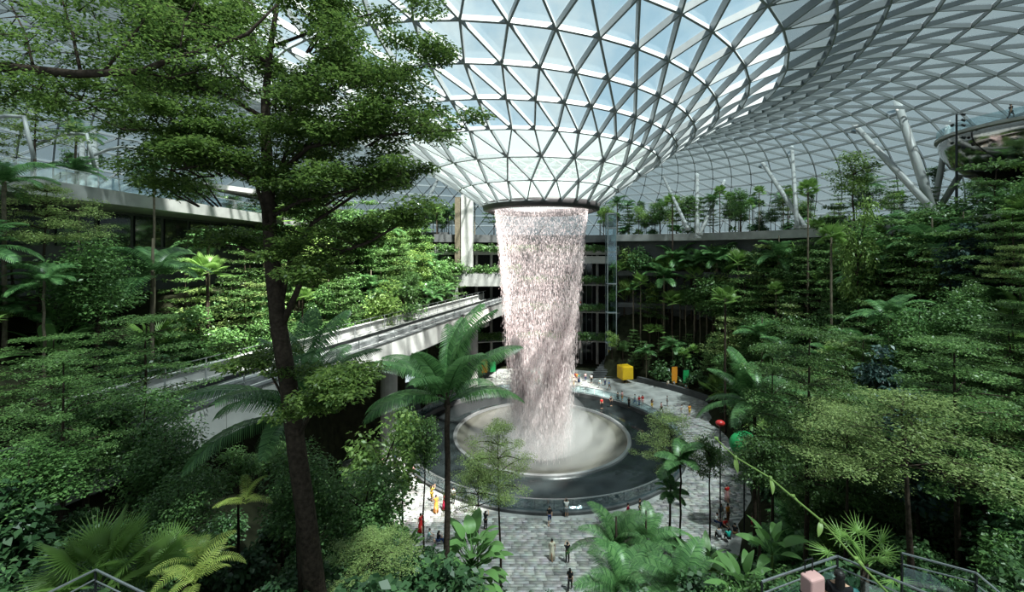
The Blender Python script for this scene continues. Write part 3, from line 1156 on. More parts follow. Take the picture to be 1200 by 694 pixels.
def make_shrub(name, R, H, leaf, n, mat, aspect=0.55):
    root = empty(name)
    st = MB()
    pads = []
    for i in range(9):
        a = random.random() * 6.28
        q = random.random() ** 0.6
        c = Vector((math.cos(a) * R * 0.65 * q, math.sin(a) * R * 0.65 * q, H * random.uniform(0.35, 0.8) * (1.1 - 0.4 * q)))
        st.tube([(c.x * 0.2, c.y * 0.2, -0.3), (c.x * 0.6, c.y * 0.6, c.z * 0.6), c], [0.05, 0.035, 0.015], 4, False)
        pads.append((c.x, c.y, c.z, R * 0.48, R * 0.48, H * 0.34, n / 9))
    st.build('stems', M['bark'], root)
    V, Q = leaf_cloud(pads, leaf, aspect, 0.25, 0.6)
    tag(link_mesh('foliage', V, Q, mat, root), kind='stuff')
    return root, H


def frond_geo(L, a0, a1, nl, leafL, leafW, vee=0.35, droopl=0.35, start=0.14):
    """an arching feather frond along +X, starting at the origin"""
    V, Q = [], []
    pts, ang = [], []
    x = z = 0.0
    ns = 24
    for i in range(ns + 1):
        t = i / ns
        a = a0 + (a1 - a0) * t ** 1.25
        pts.append((x, z))
        ang.append(a)
        x += math.cos(a) * L / ns
        z += math.sin(a) * L / ns

    def on(t):
        f = min(ns - 1e-6, t * ns)
        i = int(f)
        g = f - i
        return (pts[i][0] * (1 - g) + pts[i + 1][0] * g, pts[i][1] * (1 - g) + pts[i + 1][1] * g, ang[i] * (1 - g) + ang[i + 1] * g)
    # midrib
    k0 = 0
    for i in range(0, ns + 1, 3):
        r = 0.030 * L / 3 * (1.1 - i / ns)
        px_, pz_ = pts[i]
        V += [(px_, -r, pz_), (px_, r, pz_), (px_, 0, pz_ + r)]
    m = ns // 3 + 1
    for i in range(m - 1):
        for k in range(3):
            Q.append((i * 3 + k, i * 3 + (k + 1) % 3, (i + 1) * 3 + (k + 1) % 3, (i + 1) * 3 + k))
    for i in range(nl):
        t = start + (1 - start) * (i + 0.5) / nl
        px_, pz_, a = on(t)
        prof = math.sin(math.pi * min(1, (t - start) / (1 - start) * 0.80 + 0.17)) ** 0.6
        ll = leafL * prof * random.uniform(0.92, 1.06)
        fw = 0.35 + 0.9 * t ** 2                     # leaflets sweep forward towards the tip
        for s in (-1, 1):
            T = Vector((math.cos(a), 0, math.sin(a)))
            Nn = Vector((-math.sin(a), 0, math.cos(a)))
            d1 = (Vector((0, s, 0)) + T * fw * 0.6 + Nn * vee).normalized()
            d2 = (Vector((0, s * 0.8, 0)) + T * fw * 0.7 - Vector((0, 0, droopl * 1.6)) + Nn * vee * 0.3).normalized()
            w = T * (leafW / 2)
            p0 = Vector((px_, 0, pz_))
            p1 = p0 + d1 * ll * 0.5
            p2 = p1 + d2 * ll * 0.5
            b = len(V)
            V += [tuple(p0 - w * 0.7), tuple(p0 + w * 0.7), tuple(p1 - w), tuple(p1 + w), tuple(p2 - w * 0.25), tuple(p2 + w * 0.25)]
            Q += [(b, b + 1, b + 3, b + 2), (b + 2, b + 3, b + 5, b + 4)]
    return V, Q


def make_palm(name, trunk_h, nf, L, mat, nl=34, leafL=0.9, leafW=0.10, r0=0.14, up=(0.35, 1.25), down=(-0.9, -0.3), bark='bark_pale', vee=0.35, droopl=0.35):
    root = empty(name)
    if trunk_h > 0:
        b = MB()
        line = [(random.gauss(0, 0.03), random.gauss(0, 0.03), -0.6 + (trunk_h + 0.6) * t) for t in np.linspace(0, 1, 9)]
        b.tube(line, [r0 * (1.25 if i == 0 else 1.0 - 0.25 * i / 8) for i in range(9)], 9)
        b.tube([(0, 0, trunk_h - 0.1), (0, 0, trunk_h + 0.7)], [r0 * 1.0, r0 * 0.35], 8)
        b.build('trunk', M[bark], root, True)
    protos = []
    for k in range(3):
        f = k / 2.0
        e = up[0] + (up[1] - up[0]) * f
        V, Q = frond_geo(L, e, down[0] + (down[1] - down[0]) * f, nl, leafL, leafW, vee, droopl)
        o = link_mesh('frond', V, np.array(Q), mat, root)
        protos.append(o)
    for i in range(nf):
        o = protos[i] if i < 3 else protos[i % 3].copy()
        if i >= 3:
            col.objects.link(o)
            o.parent = root
        o.location = (0, 0, trunk_h + random.uniform(0, 0.3))
        o.rotation_euler = (random.gauss(0, 0.14), random.gauss(0, 0.12), i * 2.39996 + random.gauss(0, 0.2))
        s = random.uniform(0.85, 1.08)
        o.scale = (s, s, s)
    return root, trunk_h + L * 0.55


def fan_geo(R, petiole, nseg, A, droop=0.25, cut=0.60):
    """petiole along +X rising a little, then a pleated round fan"""
    V, T = [], []
    b = MB()
    b.tube([(0, 0, 0), (petiole * 0.5, 0, petiole * 0.04), (petiole, 0, 0)], [0.028, 0.02, 0.016], 4, False)
    V += b.V
    for q in b.F:
        T += [(q[0], q[1], q[2]), (q[0], q[2], q[3])]
    c = len(V)
    V.append((petiole, 0, 0))

    def pt(a, r, lift):
        rr = r / R
        return (petiole + math.cos(a) * r, math.sin(a) * r, lift - droop * R * rr ** 2.2 * (0.6 + 0.4 * abs(a) / A) + 0.12 * R * rr)
    for i in range(nseg):
        a0 = -A + 2 * A * i / nseg
        a1 = -A + 2 * A * (i + 1) / nseg
        am = (a0 + a1) / 2
        rt = R * (1 - 0.18 * (am / A) ** 2) * random.uniform(0.95, 1.03)
        k = len(V)
        V += [pt(a0, R * cut, -0.02 * R), pt(am, R * cut, 0.03 * R), pt(a1, R * cut, -0.02 * R), pt(am, rt, 0)]
        T += [(c, k, k + 1), (c, k + 1, k + 2), (k, k + 3, k + 1), (k + 1, k + 3, k + 2)]
    return V, T


def make_fan(name, trunk_h, nf, R, petiole, mat, nseg=26, r0=0.12, tilt=(-0.1, 1.25), bark='bark', cut=0.55):
    root = empty(name)
    if trunk_h > 0:
        b = MB()
        b.tube([(0, 0, -0.6), (0.03, 0, trunk_h * 0.5), (0, 0, trunk_h)], [r0 * 1.2, r0, r0 * 0.9], 8)
        b.build('trunk', M[bark], root, True)
    protos = []
    for k in range(2):
        V, T = fan_geo(R, petiole, nseg, 2.3, 0.22 + 0.2 * k, cut)
        protos.append(link_mesh('fan_leaf', V, np.array(T), mat, root))
    for i in range(nf):
        o = protos[i] if i < 2 else protos[i % 2].copy()
        if i >= 2:
            col.objects.link(o)
            o.parent = root
        f = (i + 0.5) / nf
        e = tilt[0] + (tilt[1] - tilt[0]) * f
        o.location = (0, 0, max(0, trunk_h - 0.25 + 0.3 * f))
        o.rotation_euler = (random.gauss(0, 0.2), -e, i * 2.39996 + random.gauss(0, 0.15))
        s = random.uniform(0.85, 1.1)
        o.scale = (s, s, s)
    return root, trunk_h + (R + petiole) * 0.7


def paddle_geo(L, W, petiole, bend=0.9):
    V, Q = [], []
    b = MB()
    b.tube([(0, 0, 0), (petiole * 0.5, 0, 0.02), (petiole, 0, 0)], [0.03, 0.022, 0.016], 4, False)
    V += b.V
    Q += b.F
    n = 9
    x, z, a = petiole, 0.0, 0.0
    k = len(V)
    for i in range(n + 1):
        t = i / n
        w = W / 2 * math.sin(math.pi * min(1, 0.06 + 0.94 * t) ** 0.75) ** 0.75
        V += [(x, -w, z + w * 0.18 - 0.10 * w * w), (x, -w * 0.5, z + w * 0.16), (x, 0, z), (x, w * 0.5, z + w * 0.16), (x, w, z + w * 0.18 - 0.10 * w * w)]
        a = -bend * t
        x += math.cos(a) * L / n
        z += math.sin(a) * L / n
    for i in range(n):
        for j in range(4):
            q = k + i * 5 + j
            Q.append((q, q + 1, q + 6, q + 5))
    return V, Q


def make_leafy(name, nl, L, W, petiole, mat, tilt=(0.15, 1.2), stem_h=0.0, spread_z=0.0):
    root = empty(name)
    if stem_h > 0:
        b = MB()
        b.tube([(0, 0, -0.4), (0.02, 0, stem_h)], [0.12, 0.07], 7)
        b.build('stem', M['stalk'], root, True)
    protos = []
    for k in range(2):
        V, Q = paddle_geo(L, W, petiole, 0.7 + 0.5 * k)
        protos.append(link_mesh('leaf', V, Q, mat, root, True))
    for i in range(nl):
        o = protos[i] if i < 2 else protos[i % 2].copy()
        if i >= 2:
            col.objects.link(o)
            o.parent = root
        f = (i + 0.5) / nl
        e = tilt[0] + (tilt[1] - tilt[0]) * f
        o.location = (0, 0, stem_h * (0.6 + 0.4 * f) + spread_z * f)
        o.rotation_euler = (random.gauss(0, 0.25), -e, i * 2.39996 + random.gauss(0, 0.2))
        s = random.uniform(0.75, 1.1)
        o.scale = (s, s, s)
    return root, stem_h + (L + petiole) * 0.7


PROTO, USED, PLACED = {}, set(), []
NAMES = {}


def proto(key, res):
    root, h = res
    PROTO[key] = (root, h)
    root.location = (0, -400, -400)


def place(key, loc, scale=1.0, label='', cat='tree', rz=None, where=None):
    root, h = PROTO[key]
    if key in USED:
        o = dup(root)
    else:
        o = root
        USED.add(key)
    o.location = loc
    o.rotation_euler = (0, 0, random.random() * 6.28 if rz is None else rz)
    sx = scale * random.uniform(0.93, 1.07)
    o.scale = (sx, sx, scale)
    tag(o, label, cat)
    PLACED.append(o)
    return o


def tree_at(key, px, py_top, depth, label, cat='tree', rz=None, lim=(0.55, 1.7), zb=None):
    """stand a plant so that its top comes at this pixel at this depth, its foot on the slope below"""
    p = at(px, py_top, depth)
    g = terrain(p.x, p.y) if zb is None else zb
    h = PROTO[key][1]
    s = min(lim[1], max(lim[0], (p.z - g) / h))
    return place(key, (p.x, p.y, p.z - h * s), s, label, cat, rz)


L_, B_ = M['bark'], M['bark_pale']
for i in range(3):
    proto('layer_near%d' % i, make_layered('layered_tree', 9.0, 7, 2.9, 0.115, 170, M['lf_layer'], L_, 0.40))
    proto('layer%d' % i, make_layered('layered_tree', 9.0, 6, 2.7, 0.30, 24, M['lf_layer'], L_, 0.38, 0.09))
for i in range(2):
    proto('pale_near%d' % i, make_layered('pale_layered_tree', 8.0, 5, 2.7, 0.095, 210, M['lf_pale'], L_, 0.66, 0.09, 0.6, 0.22))
    proto('pale%d' % i, make_layered('pale_layered_tree', 8.0, 5, 2.6, 0.28, 26, M['lf_pale'], L_, 0.5, 0.08, 0.6, 0.22))
    proto('bushy%d' % i, make_crown('bushy_tree', 8.5, 2.4, 6.2, 26, 0.30, 2600, M['lf_bush'], L_))
    proto('bushy_near%d' % i, make_crown('bushy_tree', 7.5, 2.3, 5.4, 34, 0.17, 7500, M['lf_bush'], L_))
    proto('lime%d' % i, make_crown('yellow_green_tree', 7.0, 2.2, 4.6, 22, 0.26, 2400, M['lf_lime'], L_, 0.09))
    proto('slender%d' % i, make_crown('slender_tree', 11.0, 1.3, 4.2, 20, 0.26, 1500, M['lf_bush'], B_, 0.085, 1, 0.42))
    proto('slender_near%d' % i, make_crown('slender_tree', 9.0, 1.5, 3.4, 22, 0.17, 3600, M['lf_layer'], L_, 0.10, 1, 0.42))
proto('deep', make_crown('dark_leaved_tree', 8.0, 1.6, 6.8, 26, 0.34, 2400, M['lf_blue'], L_, 0.1))
proto('palm0', make_palm('feather_palm', 7.0, 13, 2.9, M['lf_palm'], 26, 0.8, 0.10))
proto('palm1', make_palm('feather_palm', 5.0, 15, 2.6, M['lf_palm'], 26, 0.7, 0.09, 0.11))
proto('palm_low', make_palm('low_feather_palm', 0.6, 14, 2.6, M['lf_palm'], 30, 0.75, 0.10, 0.12, (0.5, 1.35), (-0.7, 0.1)))
proto('palm_big', make_palm('broad_frond_palm', 9.0, 15, 4.6, M['lf_palm'], 60, 0.98, 0.066, 0.16, (0.45, 1.45), (-0.85, 0.45), 'bark', 0.12, 0.75))
proto('palm_small', make_palm('broad_frond_palm', 6.0, 10, 2.3, M['lf_palm'], 34, 0.75, 0.12, 0.09, (0.2, 1.2), (-0.9, -0.1), 'bark', 0.25, 0.35))
proto('palm_cover', make_palm('low_feather_palm', 1.2, 17, 2.9, M['lf_palm'], 42, 0.75, 0.058, 0.12, (0.3, 1.30), (-0.8, 0.0), 'bark'))
proto('fan0', make_fan('fan_palm', 6.5, 15, 0.95, 0.9, M['lf_fan']))
proto('fan1', make_fan('fan_palm', 9.0, 16, 0.9, 0.8, M['lf_fan'], 22, 0.10, (-0.3, 1.3), 'bark_pale'))
proto('fan_low', make_fan('low_fan_palm', 0.3, 14, 1.0, 1.0, M['lf_fan'], 32, 0.10, (0.25, 1.35), 'bark', 0.36))
proto('fan_split', make_fan('split_fan_palm', 6.5, 12, 0.55, 0.75, M['lf_fan'], 13, 0.10, (0.1, 1.25), 'bark', 0.16))
proto('paddle', make_leafy('broad_leaved_plant', 13, 1.5, 0.55, 0.9, M['lf_paddle'], (0.25, 1.35), 0.5))
proto('bigleaf', make_leafy('large_leaved_plant', 58, 0.78, 0.48, 0.85, M['lf_paddle'], (-0.45, 1.15), 1.1, 0.5))
proto('fern', make_palm('fern_clump', 0.0, 14, 1.7, M['lf_palm'], 22, 0.36, 0.09, 0.1, (0.4, 1.2), (-0.8, -0.1)))
proto('fern_yellow', make_palm('yellow_fern', 0.0, 9, 1.6, M['lf_fern'], 21, 0.36, 0.034, 0.1, (0.4, 1.2), (-0.8, -0.1)))
proto('shrub0', make_shrub('shrub', 1.5, 2.2, 0.32, 700, M['lf_shrub']))
proto('shrub1', make_shrub('shrub', 1.4, 1.8, 0.40, 520, M['lf_deep'], 0.6))
proto('shrub2', make_shrub('shrub', 1.3, 2.6, 0.26, 800, M['lf_lime']))
proto('shrub_near0', make_shrub('leafy_shrub', 1.3, 2.2, 0.20, 1700, M['lf_shrub'], 0.6))
proto('shrub_near1', make_shrub('leafy_shrub', 1.2, 2.0, 0.26, 1100, M['lf_deep'], 0.65))
proto('shrub_near2', make_shrub('leafy_shrub', 1.2, 2.4, 0.16, 2200, M['lf_bush'], 0.55))

# ------------------------------------------------------------------ the big tree in front, and the branch overhead
def px_tube(b, pts, d, radii_px, n=8):
    P = [at(x, y, dd) for (x, y), dd in zip(pts, d if hasattr(d, '__len__') else [d] * len(pts))]
    b.tube(P, [r * p.y / F for r, p in zip(radii_px, P)], n)
    return P


tr0 = at(375, 760, 13)
tree = tag(empty('shade_tree', (0, 0, 0)), 'tall dark-trunked tree in front with wide small-leaved layered canopy', 'tree')
b = MB()
tp = [(380, 800), (375, 740), (369, 690), (358, 600), (348, 530), (338, 450), (327, 385), (320, 320), (315, 250), (313, 190), (311, 120), (316, 60), (325, 5), (330, -60)]
px_tube(b, tp, 13, [15, 13, 12, 11, 10.3, 9.8, 9.2, 8.3, 7.4, 6.2, 4.8, 3.4, 2.3, 1.2], 12)
b.build('trunk', M['bark'], tree, True)
b = MB()
px_tube(b, [(362, 800), (357, 690), (353, 600), (352, 530), (344, 470), (338, 430)], [13.5, 13.5, 13.4, 13.3, 13.2, 13.05], [8, 7, 6.5, 6, 5.5, 5], 9)
b.build('second_stem', M['bark'], tree, True)
twg = MB()
BR = [([(328, 388), (352, 332), (388, 300), (432, 284), (478, 258)], [13, 12.8, 12.4, 12, 11.6], 4.0),
      ([(326, 372), (340, 305), (366, 262), (420, 226), (482, 214)], [13, 13.2, 13.6, 14, 14.4], 3.6),
      ([(316, 255), (352, 236), (420, 222), (470, 205)], [13, 12.7, 12.2, 11.8], 3.0),
      ([(314, 205), (268, 172), (210, 152), (145, 152)], [13, 12.6, 12.0, 11.5], 3.6),
      ([(314, 215), (362, 172), (432, 160), (540, 152)], [13, 12.8, 12.6, 12.4], 3.4),
      ([(312, 140), (250, 104), (182, 100), (118, 108)], [13, 13.6, 14.2, 14.8], 3.0),
      ([(312, 125), (372, 92), (432, 90), (515, 76)], [13, 13.4, 13.8, 14.2], 2.8),
      ([(315, 75), (268, 42), (205, 22), (150, 5)], [13, 12.4, 11.8, 11.4], 2.4),
      ([(318, 55), (380, 32), (450, 12)], [13, 13.5, 14.0], 2.2),
      ([(319, 305), (282, 290), (236, 284)], [13, 13.6, 14.2], 2.4),
      ([(345, 520), (368, 478), (400, 458), (432, 448)], [13, 12.6, 12.2, 11.8], 2.6),
      ([(340, 480), (318, 440), (292, 420)], [13, 13.4, 13.8], 2.0),
      ([(316, 270), (300, 215), (260, 190), (200, 200)], [13, 12.2, 11.6, 11.0], 2.6),
      ([(315, 230), (335, 180), (352, 120), (390, 60)], [13, 13.8, 14.6, 15.2], 2.6)]
pads = []
for pts, dd, w in BR:
    b = MB()
    P = px_tube(b, pts, dd, [w * (1 - 0.75 * i / (len(pts) - 1)) for i in range(len(pts))], 7)
    b.build('branch', M['bark'], tree, True)
    b = twg
    for i in range(len(P) - 1):
        for q in (0.35, 0.7, 1.0):
            if i == 0 and q < 0.9:
                continue
            c = P[i].lerp(P[i + 1], q)
            for k in range(2):
                e = c + Vector((random.gauss(0, 0.55), random.gauss(0, 0.7), random.uniform(0.05, 0.35)))
                b.tube(curve_pts(c, e, 0.05, 3, 0.03), [0.022, 0.014, 0.006], 4, False)
                r = random.uniform(0.45, 0.8)
                pads.append((e.x, e.y, e.z + 0.05, r, r, r * 0.34, 420 * r / 0.6))
# shelves of foliage
for yy, x0, x1, nn in ((2, 150, 400, 10), (40, 130, 440, 15), (85, 110, 470, 17), (118, 140, 500, 17), (150, 150, 530, 18), (185, 140, 465, 16), (220, 165, 440, 10), (255, 410, 470, 2), (446, 385, 455, 4)):
    for k in range(nn):
        p = at(random.uniform(x0, x1), yy + random.gauss(0, 13), random.uniform(11.3, 15.2))
        s = at(interp(p.x / p.y * F + 600, [0, 1200], [0, 1200]) * 0.6 + 316 * 0.4, yy + 22, 13)
        twg.tube(curve_pts(s, p, 0.1, 4, 0.06), [0.03, 0.022, 0.014, 0.006], 4, False)
        r = random.uniform(0.5, 0.95)
        pads.append((p.x, p.y, p.z, r, r, r * 0.40, 400 * r / 0.6))
tag(twg.build('twigs', M['bark'], tree, True), kind='stuff')
V, Q = leaf_cloud(pads, 0.125, 0.5, 0.1, 0.6)
tag(link_mesh('foliage', V, Q, M['lf_main'], tree), kind='stuff')

tree2 = tag(empty('overhanging_tree', (0, 0, 0)), 'near tree reaching a thick mossy branch in from the top left corner', 'tree')
b = MB()
p = at(-190, 300, 7.4)
b.tube([(p.x, p.y, terrain(p.x, p.y) - 0.5), (p.x + 0.1, p.y, 22), (p.x, p.y, 28), (p.x + 0.4, p.y + 0.2, 33)], [0.34, 0.28, 0.22, 0.1], 10)
b.build('trunk', M['bark'], tree2, True)
b = MB()
pads = []
bb = MB()
px_tube(bb, [(-190, 110), (-80, 92), (0, 78), (90, 87), (165, 84), (205, 68), (242, 59), (290, 40), (325, 5)], [7.4, 7.2, 7, 6.9, 6.8, 6.9, 7, 7.1, 7.2], [9, 7, 5.8, 4.9, 3.8, 3.2, 2.6, 2, 1.2], 9)
bb.build('branch', M['bark'], tree2, True)
OB = [([(165, 84), (200, 92), (250, 78), (300, 50)], 6.8, 1.8), ([(95, 87), (85, 40), (70, -10)], 6.9, 2.0), ([(40, 82), (30, 40), (10, 0)], 6.9, 1.6),
      ([(120, 86), (150, 50), (175, 15), (200, -20)], 6.8, 1.8), ([(60, 84), (80, 110), (110, 125)], 6.9, 1.4), ([(210, 66), (215, 30), (230, 0)], 6.9, 1.2),
      ([(10, 80), (20, 105), (5, 120)], 7, 1.3), ([(250, 56), (270, 90), (300, 110)], 7, 1.2)]
for pts, d, w in OB:
    bb = MB()
    P = px_tube(bb, pts, [d + 0.25 * i for i in range(len(pts))], [w * (1 - 0.6 * i / (len(pts) - 1)) for i in range(len(pts))], 5)
    bb.build('branch', M['bark'], tree2, True)
    for i in range(len(P) - 1):
        for q in (0.5, 1.0):
            c = P[i].lerp(P[i + 1], q)
            for k in range(3):
                e = c + Vector((random.gauss(0, 0.25), random.gauss(0, 0.3), random.gauss(0, 0.14)))
                b.tube([c, e], [0.012, 0.004], 3, False)
                pads.append((e.x, e.y, e.z, 0.30, 0.30, 0.10, 85))
for k in range(46):
    p = at(random.uniform(-30, 330) * random.uniform(0.6, 1), random.uniform(-20, 118), random.uniform(6.2, 8.6))
    pads.append((p.x, p.y, p.z, 0.34, 0.34, 0.10, 90))
    b.tube([p + Vector((random.gauss(0, 0.3), 0.2, -0.1)), p], [0.010, 0.004], 3, False)
tag(b.build('twigs', M['bark'], tree2, True), kind='stuff')
V, Q = leaf_cloud(pads, 0.07, 0.5, 0.1, 0.5)
tag(link_mesh('foliage', V, Q, M['lf_main'], tree2), kind='stuff')


# ------------------------------------------------------------------ plants one can single out
def hero(key, px, py_top, depth, label, cat='tree', sxy=None, rz=None, zb=None, foot_px=None):
    p = at(px, py_top, depth)
    g = terrain(p.x, p.y) if zb is None else zb
    h = PROTO[key][1]
    sz = max(0.35, (p.z - g) / h)
    s = sxy if sxy else min(1.5, max(0.6, sz))
    o = place(key, (p.x, p.y, g), 1.0, label, cat, rz)
    o.scale = (s, s, sz)
    return o


def crown_at(key, px, py, depth, crown_h, label, cat, s=1.0, rz=None):
    """put the growing point of a palm (at height crown_h of its own) at a pixel; its trunk goes down as far as needed"""
    p = at(px, py, depth)
    g = terrain(p.x, p.y)
    return place_palm(key, p, g, crown_h, s, label, cat, rz)


def place_palm(key, p, g, crown_h, s, label, cat, rz=None):
    o = place(key, (p.x, p.y, p.z - crown_h * s), 1.0, label, cat, rz)
    o.scale = (s, s, s)
    for ch in o.children:                # the trunk alone is lengthened or shortened to stand on the slope
        if ch.name.startswith('trunk') or ch.name.startswith('stem'):
            f = (p.z - g) / max(0.2, crown_h * s)
            ch.scale = (1, 1, f)
            ch.location = (0, 0, crown_h * (1 - f))
    return o


crown_at('palm_big', 524, 474, 20, 9.0, 'large palm with broad arching fronds in the middle, before the pool', 'palm', 1.0, 0.2)
crown_at('palm_big', 352, 492, 17, 9.0, 'large dark palm whose broad fronds arch out behind the big dark trunk', 'palm', 0.92, 1.3)
crown_at('palm_big', 884, 478, 31, 9.0, 'broad-frond palm right of the plaza with fronds drooping left', 'palm', 0.9, 2.3)
crown_at('palm_small', 797, 545, 33, 6.0, 'small palm with drooping fronds standing on the plaza beside the pool railing', 'palm', 0.95, 0.5)
crown_at('palm_small', 786, 578, 34, 6.0, 'smaller short palm on the plaza, just below another small palm', 'palm', 0.6, 2.5)
crown_at('palm_cover', 722, 646, 26, 1.2, 'dense feather palm at the bottom edge, right beside the paved path', 'palm', 1.0, 0.4)
crown_at('palm_cover', 757, 640, 27, 1.2, 'second feather palm at the bottom right of the paved path', 'palm', 0.85, 1.9)
crown_at('palm_cover', 730, 700, 22, 1.2, 'lowest feather palm right of the path, cut by the bottom edge', 'palm', 0.95, 3.0)
crown_at('palm_cover', 800, 696, 21, 1.2, 'yellowish striped palm at the bottom edge below the pool', 'palm', 0.9, 5.0)
crown_at('fan_split', 1013, 660, 11, 6.5, 'bright green fan palm behind the glass railing at the lower right', 'palm', 0.95, 0.4)
crown_at('fan_low', 116, 682, 10.6, 0.3, 'large bright fan palm rising over the railing at the lower left', 'palm', 0.86, 1.1)
crown_at('fan_low', 190, 676, 11.4, 0.3, 'second fan palm, right of the largest one at the lower left', 'palm', 0.66, 2.6)
crown_at('bigleaf', 553, 672, 22, 1.1, 'large-leaved plant with paddle leaves left of the paved path', 'plant', 1.45, 0.3)
crown_at('bigleaf', 480, 648, 25, 1.1, 'small large-leaved plant beside the seated visitors left of the path', 'plant', 0.7, 1.0)
crown_at('bigleaf', 497, 690, 19, 1.1, 'low large-leaved plant at the bottom, left of the bigger one', 'plant', 0.6, 2.0)
crown_at('paddle', 826, 668, 25, 0.5, 'broad-leaved plant with wide pleated leaves below the sitting group', 'plant', 1.0, 0.6)
crown_at('paddle', 905, 648, 20, 0.5, 'broad-leaved dark plant left of the thin trunk at lower right', 'plant', 0.8, 1.6)
crown_at('paddle', 872, 690, 17, 0.5, 'broad-leaved plant at the bottom edge left of the railing corner', 'plant', 0.7, 3.1)
crown_at('fern_yellow', 232, 668, 10.5, 0.0, 'yellow-green fern right of the fan palms at the lower left', 'fern', 0.68, 0.2)
o = crown_at('fern_yellow', 228, 690, 9.4, 0.0, 'yellow-green fern at the bottom edge below a similar fern', 'fern', 0.6, 1.0)
crown_at('fern_yellow', 288, 592, 14, 0.0, 'small orange-tinged yellow fern left of the big dark trunk', 'fern', 0.62, 2.0)
hero('pale_near0', 588, 498, 29, 'slim pale-leaved tree left of the waterfall foot, before the pool', 'tree', 0.95)
hero('pale_near1', 560, 535, 27, 'shorter pale-leaved tree under the large middle palm', 'tree', 0.8)
hero('lime0', 450, 474, 24, 'yellow-green crowned tree between the big trunk and the middle palm', 'tree', 1.15)
hero('bushy_near0', 428, 540, 20, 'dense round-crowned tree left of the plaza, beside the big trunk', 'tree', 1.0)
hero('pale_near0', 432, 628, 15, 'low pale-leaved tree at the bottom, right of the big trunk', 'tree', 0.62)
hero('slender_near0', 472, 470, 27, 'slender tree with bare trunk at the left edge of the plaza', 'tree', 0.8)
hero('slender_near1', 497, 480, 26, 'second slender bare-trunked tree at the left edge of the plaza', 'tree', 0.7)
hero('pale_near1', 784, 488, 36, 'flat-topped pale tree standing on the plaza right of the pool', 'tree', 1.1, zb=0)
hero('slender_near0', 832, 505, 34, 'slender dark tree on the plaza right of the flat-topped pale one', 'tree', 0.85, zb=0)
hero('slender_near1', 890, 500, 22, 'slender tree with a long thin trunk left of the fan palm', 'tree', 0.8)
hero('layer_near0', 943, 388, 25, 'large flat-layered tree with a straight trunk right of the plaza', 'tree', 1.35)
hero('layer_near1', 905, 405, 29, 'flat-layered tree beside the large one right of the plaza', 'tree', 1.1)
hero('pale_near0', 1070, 468, 17, 'wide pale-topped tree with a dark straight trunk at the lower right', 'tree', 1.35)
hero('pale_near1', 990, 478, 22, 'weeping pale tree left of the wide pale-topped one', 'tree', 1.05)
hero('pale_near0', 1150, 470, 21, 'pale layered tree at the right edge beside the wide pale-topped one', 'tree', 1.2)
hero('layer_near2', 1185, 385, 26, 'dark layered tree cut by the right edge', 'tree', 1.35)
hero('layer_near0', 1100, 395, 32, 'layered tree with yellowish top above the wide pale-topped one', 'tree', 1.3)
hero('layer_near1', 1010, 395, 36, 'dark layered tree right of the large flat-layered one', 'tree', 1.15)
hero('deep', 1030, 392, 33, 'blue-black leaved tree in the deep shade on the right slope', 'tree', 1.0)
hero('pale0', 40, 112, 33, 'light green feathery tree on the left walkway, by the left edge', 'tree', 1.2, zb=30.0)
hero('layer_near2', 168, 372, 25, 'layered tree over the left end of the rail bridge', 'tree', 1.2)
hero('layer_near1', 58, 395, 22, 'dark layered tree left of the rail bridge end', 'tree', 1.2)
hero('layer_near0', 20, 300, 30, 'layered tree near the left edge below the walkway', 'tree', 1.3)
hero('bushy_near1', 100, 440, 20, 'bushy tree hiding the left end of the rail bridge', 'tree', 1.0)
hero('bushy_near1', 30, 520, 15, 'bushy dark tree at the left edge above the fan palms', 'tree', 0.9)
hero('bushy_near0', 215, 545, 15, 'small-leaved tree left of the big trunk, above the yellow fern', 'tree', 0.62)
crown_at('palm1', 92, 205, 34, 5.0, 'feather palm standing before the left walkway railing', 'palm', 0.8, 0.4)
crown_at('palm0', 5, 222, 26, 7.0, 'feather palm cut by the left edge below the walkway', 'palm', 0.95, 0.2)
crown_at('palm0', 180, 205, 38, 7.0, 'dark feather palm before the right part of the left walkway', 'palm', 0.8, 1.2)
crown_at('fan0', 243, 318, 40, 6.5, 'bright fan palm on the left slope above the rail bridge', 'palm', 1.1, 1.0)
crown_at('palm1', 52, 335, 26, 5.0, 'grey-green feather palm on the left slope near the left edge', 'palm', 0.8, 2.0)
crown_at('fan1', 974, 278, 50, 9.0, 'tall bright fan palm on the right slope', 'palm', 1.15, 0.5)
crown_at('fan1', 947, 222, 62, 9.0, 'tall fan palm reaching above the right terrace edge', 'palm', 1.1, 1.5)
crown_at('fan0', 850, 350, 60, 6.5, 'fan palm with pale stem on the right slope beyond the plaza', 'palm', 1.2, 2.5)
crown_at('fan0', 788, 238, 88, 6.5, 'fan palm on the far upper deck right of the funnel', 'palm', 1.3, 0.5)
hero('lime1', 1000, 176, 62, 'light green tree on the upper right deck before the long white column', 'tree', 1.5, zb=28.7)
hero('bushy0', 868, 212, 80, 'round dark tree on the upper deck right of the waterfall', 'tree', 0.9, zb=28.7)
hero('lime0', 1005, 228, 50, 'yellow-green flat tree at the edge of the right terrace', 'tree', 1.2)

for px, py, lb in ((779, 640, 'small dark shrub round the foot of the flat-topped plaza tree'), (792, 642, 'small dark shrub at the foot of the small plaza palms'), (833, 655, 'small shrub at the foot of the slender dark plaza tree'), (472, 655, 'small shrub at the foot of the slender left plaza tree')):
    p = on_ground(px, py)
    place('shrub_near1', (p.x, p.y, 0), 0.5, lb, 'shrub')

